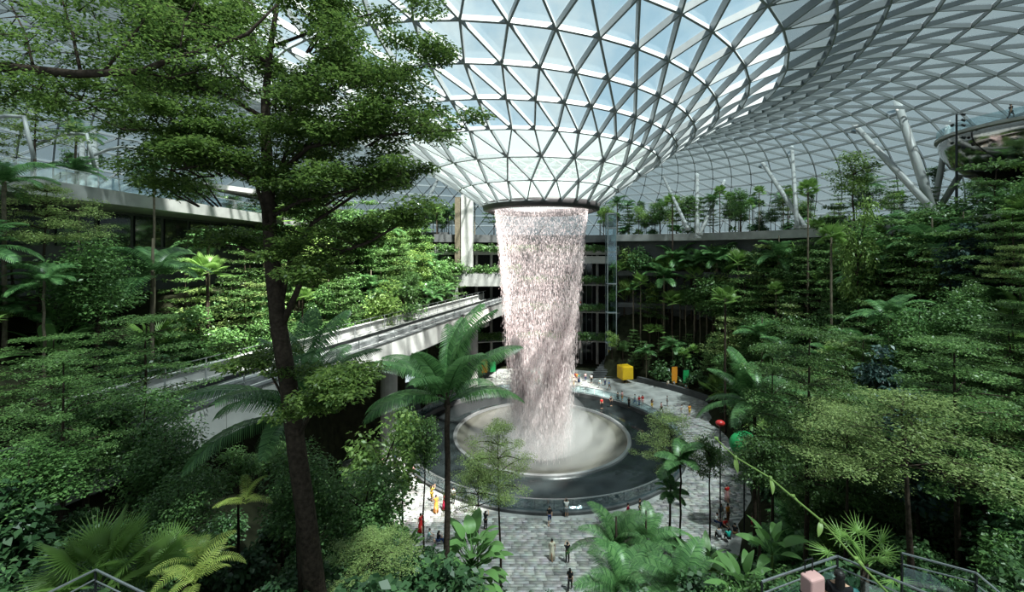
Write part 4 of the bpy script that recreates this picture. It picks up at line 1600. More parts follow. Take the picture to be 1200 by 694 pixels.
# ------------------------------------------------------------------ the rest of the planting, zone by zone
CLEAR = [  # screen regions nothing of the general planting may cover (plaza, pool, fall, bridge, terraces)
    [(575, 225), (705, 225), (690, 430), (700, 560), (590, 560), (600, 430)],
    [(480, 520), (560, 450), (640, 432), (800, 432), (860, 500), (880, 640), (700, 694), (604, 694), (600, 640), (480, 640)],
    [(250, 440), (400, 375), (592, 338), (592, 400), (470, 425), (330, 470), (250, 500)],
    [(655, 280), (738, 280), (735, 440), (655, 440)], [(120, 205), (205, 222), (205, 240), (120, 222)],
    [(330, 240), (440, 262), (440, 305), (330, 300)], [(535, 230), (592, 230), (592, 345), (535, 345)],
    [(774, 420), (820, 420), (820, 460), (774, 460)], [(1118, 105), (1200, 95), (1200, 192), (1150, 180), (1118, 165)]]


def inside(x, y, poly):
    c = False
    j = len(poly) - 1
    for i in range(len(poly)):
        xi, yi = poly[i]
        xj, yj = poly[j]
        if (yi > y) != (yj > y) and x < (xj - xi) * (y - yi) / (yj - yi) + xi:
            c = not c
        j = i
    return c


def blocked(x, y, z0, z1, r, allow=0, skip=()):
    n = 0
    for fz in (0.0, 0.35, 0.7, 1.0):
        for fx in (-0.8, 0, 0.8):
            p = to_px((x + fx * r, y, z0 + (z1 - z0) * fz))
            if any(inside(p[0], p[1], q) for i, q in enumerate(CLEAR) if i not in skip):
                n += 1
    return n > allow


def bridge_side(x, y):                  # distance to the near face of the bridge; positive on the plaza side
    d = Vector((x - B0.x, y - B0.y, 0))
    return d.dot(bs)


ZLOG = []
TAKEN = [(o.location.x, o.location.y) for o in PLACED]
LAB = {'layer': ('tree', 'flat-layered green tree'), 'pale': ('tree', 'pale feathery layered tree'), 'bushy': ('tree', 'bushy full-crowned tree'),
       'lime': ('tree', 'yellow-green crowned tree'), 'slender': ('tree', 'slender bare-trunked tree'), 'deep': ('tree', 'blue-black leaved tree'),
       'palm0': ('palm', 'tall feather palm'), 'palm1': ('palm', 'short feather palm'), 'palm_low': ('palm', 'stemless feather palm'), 'fan0': ('palm', 'fringed fan palm'), 'fan1': ('palm', 'tall slim fan palm'),
       'fan_low': ('palm', 'stemless fan palm'), 'paddle': ('plant', 'broad paddle-leaved plant'), 'bigleaf': ('plant', 'big-leaved plant'), 'fern': ('fern', 'green fern clump'),
       'fern_yellow': ('fern', 'yellow fern'), 'shrub0': ('shrub', 'green leafy shrub'), 'shrub1': ('shrub', 'dark broad-leaved shrub'), 'shrub2': ('shrub', 'light green shrub'),
       'shrub_near': ('shrub', 'small-leaved shrub')}


def lab_of(key):
    for k in sorted(LAB, key=len, reverse=True):
        if key.startswith(k):
            return LAB[k]


def zone_fill(zone, n, sample, kinds, hmin, hmax, gap, zfun, allow=0, skip=(), maxtry=6000):
    got = tries = 0
    while got < n and tries < maxtry:
        tries += 1
        x, y = sample()
        if y < 7:
            continue
        z = zfun(x, y)
        if z is None:
            continue
        key = random.choice(kinds)
        if y < 37:                       # plants close by get their finely leaved form
            for far_, near_ in (('layer', 'layer_near'), ('bushy', 'bushy_near'), ('pale', 'pale_near'), ('slender', 'slender_near'), ('lime', 'bushy_near'), ('shrub', 'shrub_near')):
                if key[:-1] == far_ or (far_ == 'layer' and y < 31 and key[:3] in ('fan', 'pal') and zone == 'on the right slope' and key[:4] != 'pale'):
                    key = near_ + (key[-1] if key[-1] in '01' else '0')
                    break
        h = random.uniform(hmin, hmax)
        s = h / PROTO[key][1]
        r = {'l': 2.6, 'p': 2.4, 'b': 2.2, 's': 1.3, 'f': 1.5, 'd': 1.6}.get(key[0], 1.5) * s
        if any((x - a) ** 2 + (y - c) ** 2 < gap * gap for a, c in TAKEN):
            continue
        a, c = to_px((x, y, z + h * 0.75))
        if not (-40 - r * F / y < a < 1240 + r * F / y) or c > 740:
            continue
        if blocked(x, y, z, z + h, r, allow, skip):
            continue
        TAKEN.append((x, y))
        cat, lb = lab_of(key)
        o = place(key, (x, y, z - 0.1), s, lb + ' ' + zone, cat)
        o.scale.x = o.scale.y = min(o.scale.x, 1.75)
        got += 1
    ZLOG.append((zone, got, n, tries))
    return got


def pol(p0, p1, r0, r1):
    def f():
        phi = math.radians(random.uniform(p0, p1))
        r = random.uniform(r0, r1)
        return AX + r * math.sin(phi), AY - r * math.cos(phi)
    return f


def wall_off(p0, p1, o0, o1):
    def f():
        ph = random.uniform(p0, p1)
        r = wall_radius(ph if ph > 0 else 360 + ph) + random.uniform(o0, o1)
        a = math.radians(ph)
        return AX + r * math.sin(a), AY - r * math.cos(a)
    return f


def z_slope(x, y):
    return terrain(x, y)


def z_left_beyond(x, y):
    if bridge_side(x, y) > -10.2 or x < -32:
        return None
    return terrain(x, y)


def z_left_front(x, y):
    if bridge_side(x, y) < 1.6 or math.hypot(x - AX, y - AY) < 25.5:
        return None
    return terrain(x, y)


def z_right(x, y):
    ph = math.degrees(math.atan2(x - AX, AY - y))
    rho = math.hypot(x - AX, y - AY)
    if ph < 20 or rho > wall_radius(max(55, ph)) - 1.2 or rho < 26.5:
        return None
    if y < 14 and x < 12:
        return None
    return terrain(x, y)


BIG = ['layer0', 'layer1', 'layer2', 'bushy0', 'bushy1', 'layer0', 'layer1', 'slender0', 'pale0', 'palm0', 'lime0']
# trees
zone_fill('on the left slope beyond the bridge', 85, lambda: (random.uniform(-33, -8), random.uniform(18, 90)), BIG + ['fan0', 'palm1'], 6.5, 11, 1.7, z_left_beyond, 2, (2, 5))
zone_fill('below the left bridge end', 14, lambda: (random.uniform(-24, -3), random.uniform(16, 42)), ['bushy_near0', 'bushy_near1', 'layer_near0', 'layer_near2', 'slender_near0'], 4.5, 7.5, 2.4, z_left_front)
zone_fill('at the foot of the far wall', 34, wall_off(118, 153, -9.5, -4.5), ['bushy0', 'layer0', 'lime0', 'palm1', 'fan0', 'shrub0', 'layer1'], 3.0, 7.5, 1.6, lambda x, y: terrain(x, y) if math.hypot(x - AX, y - AY) > 32.6 else None, 8, (1, 3))
zone_fill('along the far wall', 44, wall_off(116, 153, -5.5, -0.8), ['slender0', 'slender1', 'bushy0', 'fan1', 'layer2', 'fan0', 'lime1', 'palm0'], 9, 16, 1.6, lambda x, y: terrain(x, y), 5, (1,))
zone_fill('on the right slope', 105, pol(22, 150, 27, 48), BIG + ['fan0', 'palm1', 'deep', 'pale1'], 6, 11, 1.9, z_right)
zone_fill('against the right terrace wall', 44, wall_off(60, 150, -8, -2), BIG + ['bushy0', 'palm1', 'fan1'], 8.5, 14, 1.7, z_right)
zone_fill('on the upper right deck', 40, wall_off(58, 150, 0.5, 12), ['layer0', 'layer1', 'bushy0', 'lime1', 'slender1', 'palm0', 'fan1', 'pale1'], 4.5, 9.5, 2.2, lambda x, y: 28.7)
zone_fill('on the upper far-right deck', 30, wall_off(112, 152, 0.3, 7), ['bushy0', 'bushy1', 'layer1', 'lime1', 'slender1', 'fan1', 'palm0'], 4.5, 9, 1.7, lambda x, y: 28.7)
zone_fill('on the far upper deck', 30, wall_off(150, 214, 0.5, 9), ['bushy0', 'layer1', 'fan0', 'palm0', 'lime0', 'slender0', 'palm1'], 3.5, 8.0, 1.8, lambda x, y: 28.7, 4)
zone_fill('behind the left walkway', 18, lambda: (random.uniform(-52, -40.5), random.uniform(26, 95)), ['layer0', 'pale0', 'bushy1', 'palm0', 'slender0'], 4.0, 8.0, 3.0, lambda x, y: 30.0)
zone_fill('beyond the bridge near the portal', 44, lambda: (random.uniform(-31, -9), random.uniform(60, 92)), ['bushy0', 'bushy1', 'lime0', 'layer2', 'slender1'], 9, 15, 1.7, lambda x, y: terrain(x, y) if bridge_side(x, y) < -9.8 else None, 3, (2, 5))
# shrubs and ground plants
LOW = ['shrub0', 'shrub1', 'shrub2', 'shrub0', 'shrub1', 'fern', 'palm_low', 'fan_low', 'paddle']
NEAR = ['shrub_near0', 'shrub_near1', 'shrub_near2', 'shrub_near0', 'shrub_near2', 'shrub_near1']
zone_fill('on the upper ledge of the right wall', 46, wall_off(100, 150, -2.0, -0.3), ['shrub0', 'shrub2', 'fan_low', 'palm_low', 'bushy0', 'lime0', 'shrub0', 'palm1'], 1.8, 5.5, 0.9, lambda x, y: 21.2, 6, (1, 3))
zone_fill('on the lower ledge of the right wall', 46, wall_off(106, 152, -2.2, -0.3), ['shrub0', 'shrub2', 'fan_low', 'palm_low', 'lime1', 'shrub0', 'fan0', 'bushy1'], 1.8, 6.0, 0.9, lambda x, y: 14.6, 6, (1, 3))
zone_fill('carpeting the slope beyond the bridge', 130, lambda: (random.uniform(-33, -8), random.uniform(16, 92)), LOW, 1.6, 3.4, 1.35, z_left_beyond, 1, (2, 5))
zone_fill('in the dark left bank', 60, lambda: (random.uniform(-24, -2), random.uniform(9, 42)), ['shrub_near1', 'shrub_near1', 'shrub_near0'], 1.1, 2.6, 1.2, z_left_front)  # mostly the deep green shrub: the bank's shade put into leaf colour
zone_fill('carpeting the right slope', 150, pol(22, 150, 27, 48), LOW, 1.5, 3.2, 1.4, z_right)
zone_fill('in the lower right foreground', 60, lambda: (random.uniform(7, 32), random.uniform(9, 30)), NEAR, 1.1, 2.6, 1.05, lambda x, y: terrain(x, y) if not (4 < x < 9.6 and y < 11) else None)
zone_fill('edging the upper right deck', 46, wall_off(58, 150, -1.2, 4), LOW, 1.0, 2.2, 1.2, lambda x, y: 28.8)
zone_fill('on the lower middle slope', 26, lambda: (random.uniform(-7, 14), random.uniform(16, 30)), ['shrub_near0', 'shrub_near2', 'shrub_near1'], 0.9, 1.7, 1.1, lambda x, y: terrain(x, y) if terrain(x, y) > 0.3 else None)


# planter hedges along the terrace edges of the far wall
for i, zz in enumerate([6.5, 12.8, 18.7, 25.4]):
    pads = []
    for k in range(150):
        phi = 151 + 62 * (k + random.random()) / 150
        r = wall_radius(phi) - 0.85
        a = math.radians(phi)
        pads.append((AX + r * math.sin(a), AY - r * math.cos(a), zz + random.uniform(0.1, 1.05), 0.55, 0.5, random.uniform(0.45, 0.8), 55))
    V, Q = leaf_cloud(pads, 0.40, 0.5, 0.4, 0.7)
    h = link_mesh('planter_hedge', V, Q, M['lf_bush'])
    tag(h, 'green hedge spilling over the %s terrace edge of the far wall' % ('lowest', 'middle', 'upper', 'topmost')[i], 'hedge')
    h['kind'] = 'stuff'

pads = [(random.uniform(-13.5, 1.5), random.uniform(90.0, 91.8), random.uniform(20.8, 22.2), 0.7, 0.6, random.uniform(0.5, 1.0), 60) for k in range(60)]
V, Q = leaf_cloud(pads, 0.42, 0.5, 0.4, 0.7)
tag(link_mesh('planter_hedge', V, Q, M['lf_bush']), 'green hedge growing on the concrete lintel where the rail bridge enters', 'hedge', kind='stuff')
for key, px, py, d, lb in (('palm0', 556, 226, 95, 'feather palm on the far deck just left of the dark ring'), ('bushy0', 518, 236, 96, 'bushy tree on the far deck left of the pale pier'),
                           ('layer1', 579, 236, 97, 'layered tree on the far deck close behind the dark ring'), ('fan0', 497, 244, 94, 'fan palm on the far deck beside the slanting white column')):
    hero(key, px, py, d, lb, 'palm' if key[0] in 'pf' else 'tree', 1.1, zb=28.7)

# ================================================================== PEOPLE
def skin_mesh(name, verts, edges, radii, root=0, sub=1):
    me = bpy.data.meshes.new(name)
    me.from_pydata(verts, edges, [])
    o = bpy.data.objects.new(name, me)
    col.objects.link(o)
    sk = o.modifiers.new('skin', 'SKIN')
    sk.use_smooth_shade = True
    for i, r in enumerate(radii):
        r = r if hasattr(r, '__len__') else (r, r)
        me.skin_vertices[0].data[i].radius = r
        me.skin_vertices[0].data[i].use_root = (i == root)
    if sub:
        sb = o.modifiers.new('sub', 'SUBSURF')
        sb.levels = sub
        sb.render_levels = sub
    dg = bpy.context.evaluated_depsgraph_get()
    dg.update()
    m2 = bpy.data.meshes.new_from_object(o.evaluated_get(dg))
    m2.name = name
    bpy.data.objects.remove(o)
    bpy.data.meshes.remove(me)
    return m2


def pose(kind):
    J = dict(pel=(0, 0, .93), sp=(0, .01, 1.12), ch=(0, 0, 1.33), nk=(0, 0, 1.46), hd=(0, -.015, 1.57), tp=(0, -.01, 1.66))
    for s, n in ((-1, 'L'), (1, 'R')):
        J.update({n + 'hip': (s * .09, 0, .88), n + 'kn': (s * .10, -.01, .49), n + 'an': (s * .10, .02, .08), n + 'to': (s * .11, -.14, .03),
                  n + 'sh': (s * .17, 0, 1.39), n + 'el': (s * .22, .02, 1.12), n + 'wr': (s * .21, -.05, .88), n + 'ha': (s * .20, -.08, .80)})
    if kind == 'walk':
        J['Lkn'], J['Lan'], J['Lto'] = (-.10, -.18, .52), (-.10, -.22, .10), (-.10, -.38, .08)
        J['Rkn'], J['Ran'], J['Rto'] = (.10, .06, .48), (.10, .30, .16), (.10, .22, .03)
        J['Lel'], J['Lwr'], J['Lha'] = (-.21, .12, 1.14), (-.20, .16, .90), (-.19, .15, .82)
        J['Rel'], J['Rwr'], J['Rha'] = (.21, -.08, 1.13), (.20, -.22, .95), (.18, -.28, .90)
    if kind == 'photo':
        for s, n in ((-1, 'L'), (1, 'R')):
            J[n + 'el'], J[n + 'wr'], J[n + 'ha'] = (s * .22, -.20, 1.28), (s * .09, -.34, 1.48), (s * .05, -.37, 1.55)
    if kind == 'sit':
        for n in ('pel', 'sp', 'ch', 'nk', 'hd', 'tp'):
            x, y, z = J[n]
            J[n] = (x, y - (z - .93) * .18, z - .48)
        for s, n in ((-1, 'L'), (1, 'R')):
            J[n + 'hip'] = (s * .09, 0, .44)
            J[n + 'kn'], J[n + 'an'], J[n + 'to'] = (s * .13, -.42, .50), (s * .12, -.46, .09), (s * .12, -.62, .04)
            J[n + 'sh'], J[n + 'el'], J[n + 'wr'], J[n + 'ha'] = (s * .17, -.08, .91), (s * .23, -.20, .68), (s * .13, -.38, .60), (s * .09, -.45, .58)
    return J


BODY = {}


def body_set(kind):
    J = pose(kind)
    names = ['pel', 'sp', 'ch', 'nk', 'hd', 'tp'] + [s + n for s in 'LR' for n in ('hip', 'kn', 'an', 'to', 'sh', 'el', 'wr', 'ha')]
    ix = {n: i for i, n in enumerate(names)}
    rad = dict(pel=(.13, .10), sp=(.115, .09), ch=(.15, .105), nk=.055, hd=(.078, .09), tp=(.05, .06))
    for s in 'LR':
        rad.update({s + 'hip': .085, s + 'kn': .058, s + 'an': .04, s + 'to': .035, s + 'sh': .06, s + 'el': .042, s + 'wr': .03, s + 'ha': (.038, .016)})
    E_ = [('pel', 'sp'), ('sp', 'ch'), ('ch', 'nk'), ('nk', 'hd'), ('hd', 'tp')]
    for s in 'LR':
        E_ += [('pel', s + 'hip'), (s + 'hip', s + 'kn'), (s + 'kn', s + 'an'), (s + 'an', s + 'to'), ('ch', s + 'sh'), (s + 'sh', s + 'el'), (s + 'el', s + 'wr'), (s + 'wr', s + 'ha')]
    me = skin_mesh('body', [J[n] for n in names], [(ix[a], ix[c]) for a, c in E_], [rad[n] for n in names])
    # face and fingers join the same mesh
    b = MB()
    for v in me.vertices:
        b.V.append(tuple(v.co))
    for p in me.polygons:
        b.F.append(tuple(p.vertices))
    h = Vector(J['hd'])
    b.ball(h + Vector((0, -.095, .0)), .014, .02, .022, 6, 4)           # nose
    b.ball(h + Vector((0, -.082, -.045)), .022, .010, .008, 6, 4)       # mouth
    for s in (-1, 1):
        b.ball(h + Vector((s * .082, .005, .005)), .012, .02, .03, 6, 4)  # ears
        b.ball(h + Vector((s * .032, -.082, .022)), .012, .008, .008, 6, 4)
    for s, n in ((-1, 'L'), (1, 'R')):
        w, ha = Vector(J[n + 'wr']), Vector(J[n + 'ha'])
        d = (ha - w).normalized()
        sd = d.cross(Vector((1, 0, 0)))
        sd = sd.normalized() if sd.length > .1 else Vector((0, 1, 0))
        for k, ln in enumerate((.075, .085, .078, .060)):
            p = ha + sd * (.024 - .016 * k)
            b.tube([p - d * .01, p + d * ln * .55, p + d * ln - Vector((s * .018, 0, 0))], [.009, .0085, .007], 5)
        p = w + d * .025 + sd * .02
        b.tube([p, p + sd * .035 + d * .02, p + sd * .045 + d * .05], [.011, .010, .008], 5)
    body = bpy.data.meshes.new('body')
    body.from_pydata(b.V, [], b.F)
    sh_n = ['pel', 'sp', 'ch', 'nk'] + [s + n for s in 'LR' for n in ('sh', 'el')]
    v = {n: Vector(J[n]) for n in sh_n}
    for s in 'LR':
        v[s + 'el'] = v[s + 'sh'].lerp(v[s + 'el'], 0.72)
    v['pel'] = v['pel'] + Vector((0, 0, .0))
    v['nk'] = v['ch'].lerp(v['nk'], 0.62)
    ix = {n: i for i, n in enumerate(sh_n)}
    r2 = dict(pel=(.155, .125), sp=(.14, .112), ch=(.168, .125), nk=.075, Lsh=.078, Rsh=.078, Lel=.066, Rel=.066)
    ed = [('pel', 'sp'), ('sp', 'ch'), ('ch', 'nk'), ('ch', 'Lsh'), ('ch', 'Rsh'), ('Lsh', 'Lel'), ('Rsh', 'Rel')]
    shirt = skin_mesh('shirt', [v[n] for n in sh_n], [(ix[a], ix[c]) for a, c in ed], [r2[n] for n in sh_n])
    tn = ['pel'] + [s + n for s in 'LR' for n in ('hip', 'kn', 'an')]
    ix = {n: i for i, n in enumerate(tn)}
    r3 = dict(pel=(.145, .118))
    for s in 'LR':
        r3.update({s + 'hip': .10, s + 'kn': .074, s + 'an': .062})
    ed = [('pel', s + 'hip') for s in 'LR'] + [(s + 'hip', s + 'kn') for s in 'LR'] + [(s + 'kn', s + 'an') for s in 'LR']
    trou = skin_mesh('trousers', [J[n] for n in tn], [(ix[a], ix[c]) for a, c in ed], [r3[n] for n in tn])
    jj = dict(J)
    for s in 'LR':
        jj[s + 'an'] = tuple(Vector(J[s + 'kn']).lerp(Vector(J[s + 'an']), 0.12))
    shorts = skin_mesh('shorts', [jj[n] for n in tn], [(ix[a], ix[c]) for a, c in ed], [r3[n] for n in tn])
    b = MB()
    p = Vector(J['pel'])
    prof = [(.135, p.z + .20), (.16, p.z), (.22, p.z - .35), (.26, p.z - .80), (.25, p.z - .80), (.15, p.z - .05)]
    b.lathe(prof, 14, 0, 0)
    skirt = bpy.data.meshes.new('skirt')
    skirt.from_pydata(b.V, [], b.F)

    def hair(long):
        b = MB()
        b.ball(h + Vector((0, .022, .045)), .098, .105, .088, 12, 8)
        if long:
            b.ball(h + Vector((0, .075, -.09)), .085, .045, .17, 10, 6)
        m = bpy.data.meshes.new('hair')
        m.from_pydata(b.V, [], b.F)
        return m
    for m in (body, shirt, trou, shorts, skirt):
        m.polygons.foreach_set('use_smooth', np.ones(len(m.polygons), dtype=bool))
    BODY[kind] = dict(body=body, shirt=shirt, trousers=trou, shorts=shorts, skirt=skirt, hair=hair(False), long=hair(True))


for k in ('stand', 'walk', 'photo', 'sit'):
    body_set(k)
CLOTH = {'white': (.72, .72, .70), 'black': (.015, .015, .017), 'grey': (.25, .26, .27), 'red': (.55, .03, .03), 'crimson': (.40, .02, .06), 'orange': (.80, .32, .06), 'yellow': (.72, .48, .08),
         'teal': (.02, .35, .28), 'aqua': (.40, .62, .60), 'navy': (.03, .05, .13), 'blue': (.10, .22, .45), 'cream': (.70, .64, .50), 'pink': (.70, .38, .38), 'brown': (.20, .11, .06), 'green': (.06, .22, .08)}
CM = {k: solid(k + '_cloth', c, 0.85, 0, 0.2, 0.08) for k, c in CLOTH.items()}
SKIN = [solid('skin_light', (.55, .33, .22), 0.55, 0, 0.3, 0.05), solid('skin_tan', (.36, .20, .12), 0.55, 0, 0.3, 0.05)]
HAIR = solid('dark_hair', (.012, .010, .009), 0.5, 0, 0.4, 0.2)
for d in BODY.values():
    for m in d.values():
        m.materials.append(None)


def person(loc, kind, top, low, label, lowkind='trousers', face=0.0, long=False, h=1.0, group=None):
    r = empty('person', loc, face, h)
    tag(r, label, 'person', group)
    d = BODY[kind]
    for nm, key, mat in (('body', 'body', random.choice(SKIN)), ('shirt', 'shirt', CM[top]), (lowkind, lowkind, CM[low]), ('hair', 'long' if long else 'hair', HAIR)):
        o = bpy.data.objects.new(nm, d[key])
        col.objects.link(o)
        o.parent = r
        o.material_slots[0].link = 'OBJECT'
        o.material_slots[0].material = mat
    return r


def at_px(px, py, z=0.04):
    return on_ground(px, py, z)


PI = math.pi
PEOPLE = [  # px, py of the feet on the plaza
    (664, 606, 'photo', 'white', 'grey', 'shorts', PI, False, 'person in white holding up a phone at the front of the pool railing'),
    (644, 615, 'walk', 'black', 'navy', 'shorts', 0, False, 'person in black top walking on the path just left of the one at the railing'),
    (647, 656, 'walk', 'cream', 'cream', 'skirt', 0.3, True, 'long-haired person in a long cream dress walking on the paved path'),
    (665, 660, 'photo', 'black', 'black', 'trousers', PI, False, 'person in black, arms raised, on the path right of the cream dress'),
    (668, 693, 'walk', 'black', 'black', 'trousers', 2.9, True, 'long-haired person in black with a bag at the bottom of the path'),
    (736, 611, 'walk', 'crimson', 'grey', 'shorts', 1.2, True, 'long-haired person in dark red walking near the railing, left of two'),
    (750, 605, 'stand', 'black', 'black', 'trousers', 1.0, True, 'long-haired person in black near the railing, right of two'),
    (506, 588, 'photo', 'yellow', 'yellow', 'shorts', 2.4, True, 'person in yellow posing close to the pool railing on the left'),
    (511, 601, 'walk', 'orange', 'orange', 'skirt', 0.6, True, 'person in a bright orange dress on the left plaza'),
    (521, 598, 'stand', 'crimson', 'crimson', 'skirt', 2.0, False, 'person in a dark pink dress right of the orange dress'),
    (531, 591, 'stand', 'white', 'black', 'trousers', 2.8, False, 'person in white shirt and black trousers at the left railing'),
    (493, 624, 'walk', 'red', 'red', 'skirt', 1.2, True, 'person in a red dress beside the slender trunk, left plaza'),
    (502, 636, 'sit', 'aqua', 'grey', 'shorts', 1.8, False, 'person in pale aqua sitting behind the small large-leaved plant'),
    (513, 639, 'sit', 'black', 'navy', 'trousers', 2.2, True, 'person in black sitting beside the one in pale aqua'),
    (569, 621, 'photo', 'black', 'black', 'trousers', 2.6, True, 'person in black photographing, left of the path behind large leaves'),
    (484, 561, 'walk', 'pink', 'grey', 'trousers', 2.2, False, 'person in pink walking along the left curve of the railing'),
    (449, 553, 'stand', 'pink', 'brown', 'shorts', 1.6, False, 'person in pink standing at the far left of the railing'),
    (463, 548, 'stand', 'navy', 'black', 'trousers', 1.9, False, 'person in navy leaning at the far left of the railing'),
    (852, 588, 'walk', 'red', 'pink', 'skirt', 0.3, False, 'person in red top walking beyond the sitting group at right'),
    (853, 612, 'stand', 'orange', 'brown', 'trousers', 0.5, True, 'person in orange-brown standing behind the sitting group'),
    (845, 612, 'stand', 'grey', 'white', 'shorts', 0.2, False, 'person in grey standing at the back of the sitting group'),
    (839, 616, 'sit', 'white', 'navy', 'trousers', 0.8, False, 'person in white sitting at the left of the sitting group'),
    (849, 622, 'sit', 'red', 'black', 'trousers', 0.4, True, 'person in red sitting in the middle of the group'),
    (843, 634, 'sit', 'grey', 'black', 'trousers', PI, False, 'person in grey sitting at the front left of the group'),
    (854, 636, 'sit', 'teal', 'black', 'trousers', PI, True, 'person in teal sitting at the front of the group'),
    (861, 630, 'sit', 'black', 'brown', 'shorts', 2.5, False, 'person in black sitting at the right of the group'),
    (882, 624, 'stand', 'pink', 'crimson', 'trousers', 1.0, True, 'person in pink half hidden by dark leaves right of the group'),
    (705, 479, 'stand', 'red', 'black', 'trousers', 0, False, 'person in red on the far plaza, left end of the queue'),
    (716, 476, 'stand', 'black', 'black', 'trousers', 0.4, False, 'person in black on the far plaza below the yellow cube'),
    (724, 471, 'walk', 'brown', 'black', 'shorts', 1.0, True, 'person in brown right of the one in black below the yellow cube'),
    (729, 470, 'stand', 'pink', 'orange', 'shorts', 0.6, False, 'person in pink and orange below the right edge of the yellow cube'),
    (737, 478, 'stand', 'black', 'black', 'trousers', 2.2, False, 'person in black at the back edge of the pool'),
    (744, 474, 'walk', 'aqua', 'blue', 'trousers', 1.2, False, 'person in blue trousers right of the back edge of the pool'),
    (749, 476, 'stand', 'red', 'navy', 'trousers', 0.2, False, 'left one of the pair in red shirts on the far plaza'),
    (753, 475, 'stand', 'red', 'pink', 'shorts', 0.0, True, 'right one of the pair in red shirts on the far plaza'),
    (764, 480, 'photo', 'brown', 'yellow', 'shorts', 2.5, True, 'person with yellow shorts on the far plaza'),
    (775, 484, 'walk', 'pink', 'black', 'trousers', 1.6, False, 'person in pale pink right of the yellow shorts'),
    (782, 476, 'stand', 'grey', 'grey', 'trousers', 0.9, False, 'person in grey near the dark low wall of the far plaza'),
    (799, 487, 'walk', 'white', 'white', 'trousers', 1.2, False, 'person all in white at the right of the far plaza'),
    (808, 487, 'stand', 'orange', 'yellow', 'shorts', 0.2, False, 'person in orange right of the one all in white'),
    (783, 456, 'stand', 'cream', 'grey', 'trousers', 0.2, False, 'person in cream below the orange banner'),
    (790, 457, 'stand', 'grey', 'black', 'trousers', 0.6, False, 'person in grey just right of the one in cream'),
    (804, 461, 'walk', 'aqua', 'navy', 'trousers', 0.6, False, 'person in aqua below the green banner'),
    (703, 455, 'walk', 'aqua', 'grey', 'trousers', 1.0, False, 'person in aqua in the shade left of the yellow cube'),
    (709, 452, 'stand', 'white', 'navy', 'trousers', 0.4, False, 'person in white in the shade left of the yellow cube'),
    (714, 457, 'walk', 'blue', 'black', 'shorts', 2.0, False, 'person in blue under the left edge of the yellow cube'),
    (693, 449, 'stand', 'white', 'black', 'trousers', 0.0, False, 'person in white near the far wall right of the fall'),
    (686, 447, 'stand', 'pink', 'navy', 'trousers', 0.3, True, 'person in pink near the far wall right of the fall'),
]
for px, py, kd, top, low, lk, face, lng, lb in PEOPLE:
    person(at_px(px, py), kd, top, low, lb, lk, face, lng)
pal = list(CLOTH)
for i in range(34):                      # the crowd seen dimly behind the falling water
    px, py = random.uniform(604, 682), random.uniform(444, 455)
    person(at_px(px, py), random.choice(['stand', 'stand', 'walk', 'photo']), random.choice(pal), random.choice(pal), 'visitor in the crowd along the back of the pool, behind the falling water', random.choice(['trousers', 'shorts', 'skirt']), random.uniform(-.8, .8), random.random() < .4, group='crowd behind the waterfall')
for li, (zz, name) in enumerate(((6.5, 'lowest'), (12.8, 'middle'), (18.7, 'upper'))):
    for i in range(12):
        phi = random.uniform(162, 178.5)
        a = math.radians(phi)
        r = wall_radius(phi) + random.uniform(0.75, 1.6)
        person((AX + r * math.sin(a), AY - r * math.cos(a), zz), 'stand', random.choice(pal), random.choice(['black', 'navy', 'grey']), 'visitor standing at the parapet of the %s terrace of the far wall' % name, 'trousers', -a + PI, random.random() < .4, group='visitors on the %s far terrace' % name)
p = at(1150, 138, 49)
person((bowl_c.x - 8.6, bowl_c.y - 3.6, bowl_c.z + 0.02), 'walk', 'black', 'black', 'person in black walking on the rim deck of the mirror bowl', 'trousers', 1.4, False, 1.02)

# ================================================================== SMALL THINGS
# lookout decks with glass railings, lower right and lower left


def lookout(corners, z, label, open_from=None):
    root = tag(empty('lookout_deck', (corners[0][0], corners[0][1], z)), label, 'deck')
    o = Vector((corners[0][0], corners[0][1], 0))
    C = [Vector((x, y, 0)) - o for x, y in corners]
    b = MB()
    n = len(C)
    b.add([(c.x, c.y, -0.25) for c in C] + [(c.x, c.y, 0) for c in C],
          [tuple(reversed(range(n))), tuple(range(n, 2 * n))] + [(i, (i + 1) % n, n + (i + 1) % n, n + i) for i in range(n)])
    b.build('deck', M['concrete'], root)
    rail_n = open_from if open_from else n
    for i in range(rail_n):
        p, q = C[i], C[(i + 1) % n]
        b = MB()
        b.bar(p + Vector((0, 0, 1.42)), q + Vector((0, 0, 1.42)), 0.035, 0.03)
        b.build('handrail', M['rail_metal'], root)
        b = MB()
        b.bar(p + Vector((0, 0, 1.18)), q + Vector((0, 0, 1.22)), 0.022, 0.022)
        b.build('rail_bar', M['rail_metal'], root)
        m = max(1, int((q - p).length / 1.2))
        for k in range(m):
            u, v = p.lerp(q, k / m), p.lerp(q, (k + 1) / m)
            d = (v - u) * 0.03
            b = MB()
            b.bar(u + d + Vector((0, 0, 0.62)), v - d + Vector((0, 0, 0.62)), 0.02, 1.0)
            b.build('glass_panel', M['rail_glass'], root)
            b = MB()
            b.bar(u + Vector((0, 0, -0.1)), u + Vector((0, 0, 1.4)), 0.035, 0.035, (0, 1, 0))
            b.build('post', M['dark_metal'], root)
    cx = sum((c for c in C), Vector()) / n
    g = terrain(cx.x + o.x, cx.y + o.y)
    b = MB()
    for c in C:
        k = c.lerp(cx, 0.2)
        b.tube([(k.x, k.y, g - z - 1.0), (k.x, k.y, -0.2)], 0.09, 8)
    b.build('supports', M['dark_metal'], root)
    return root


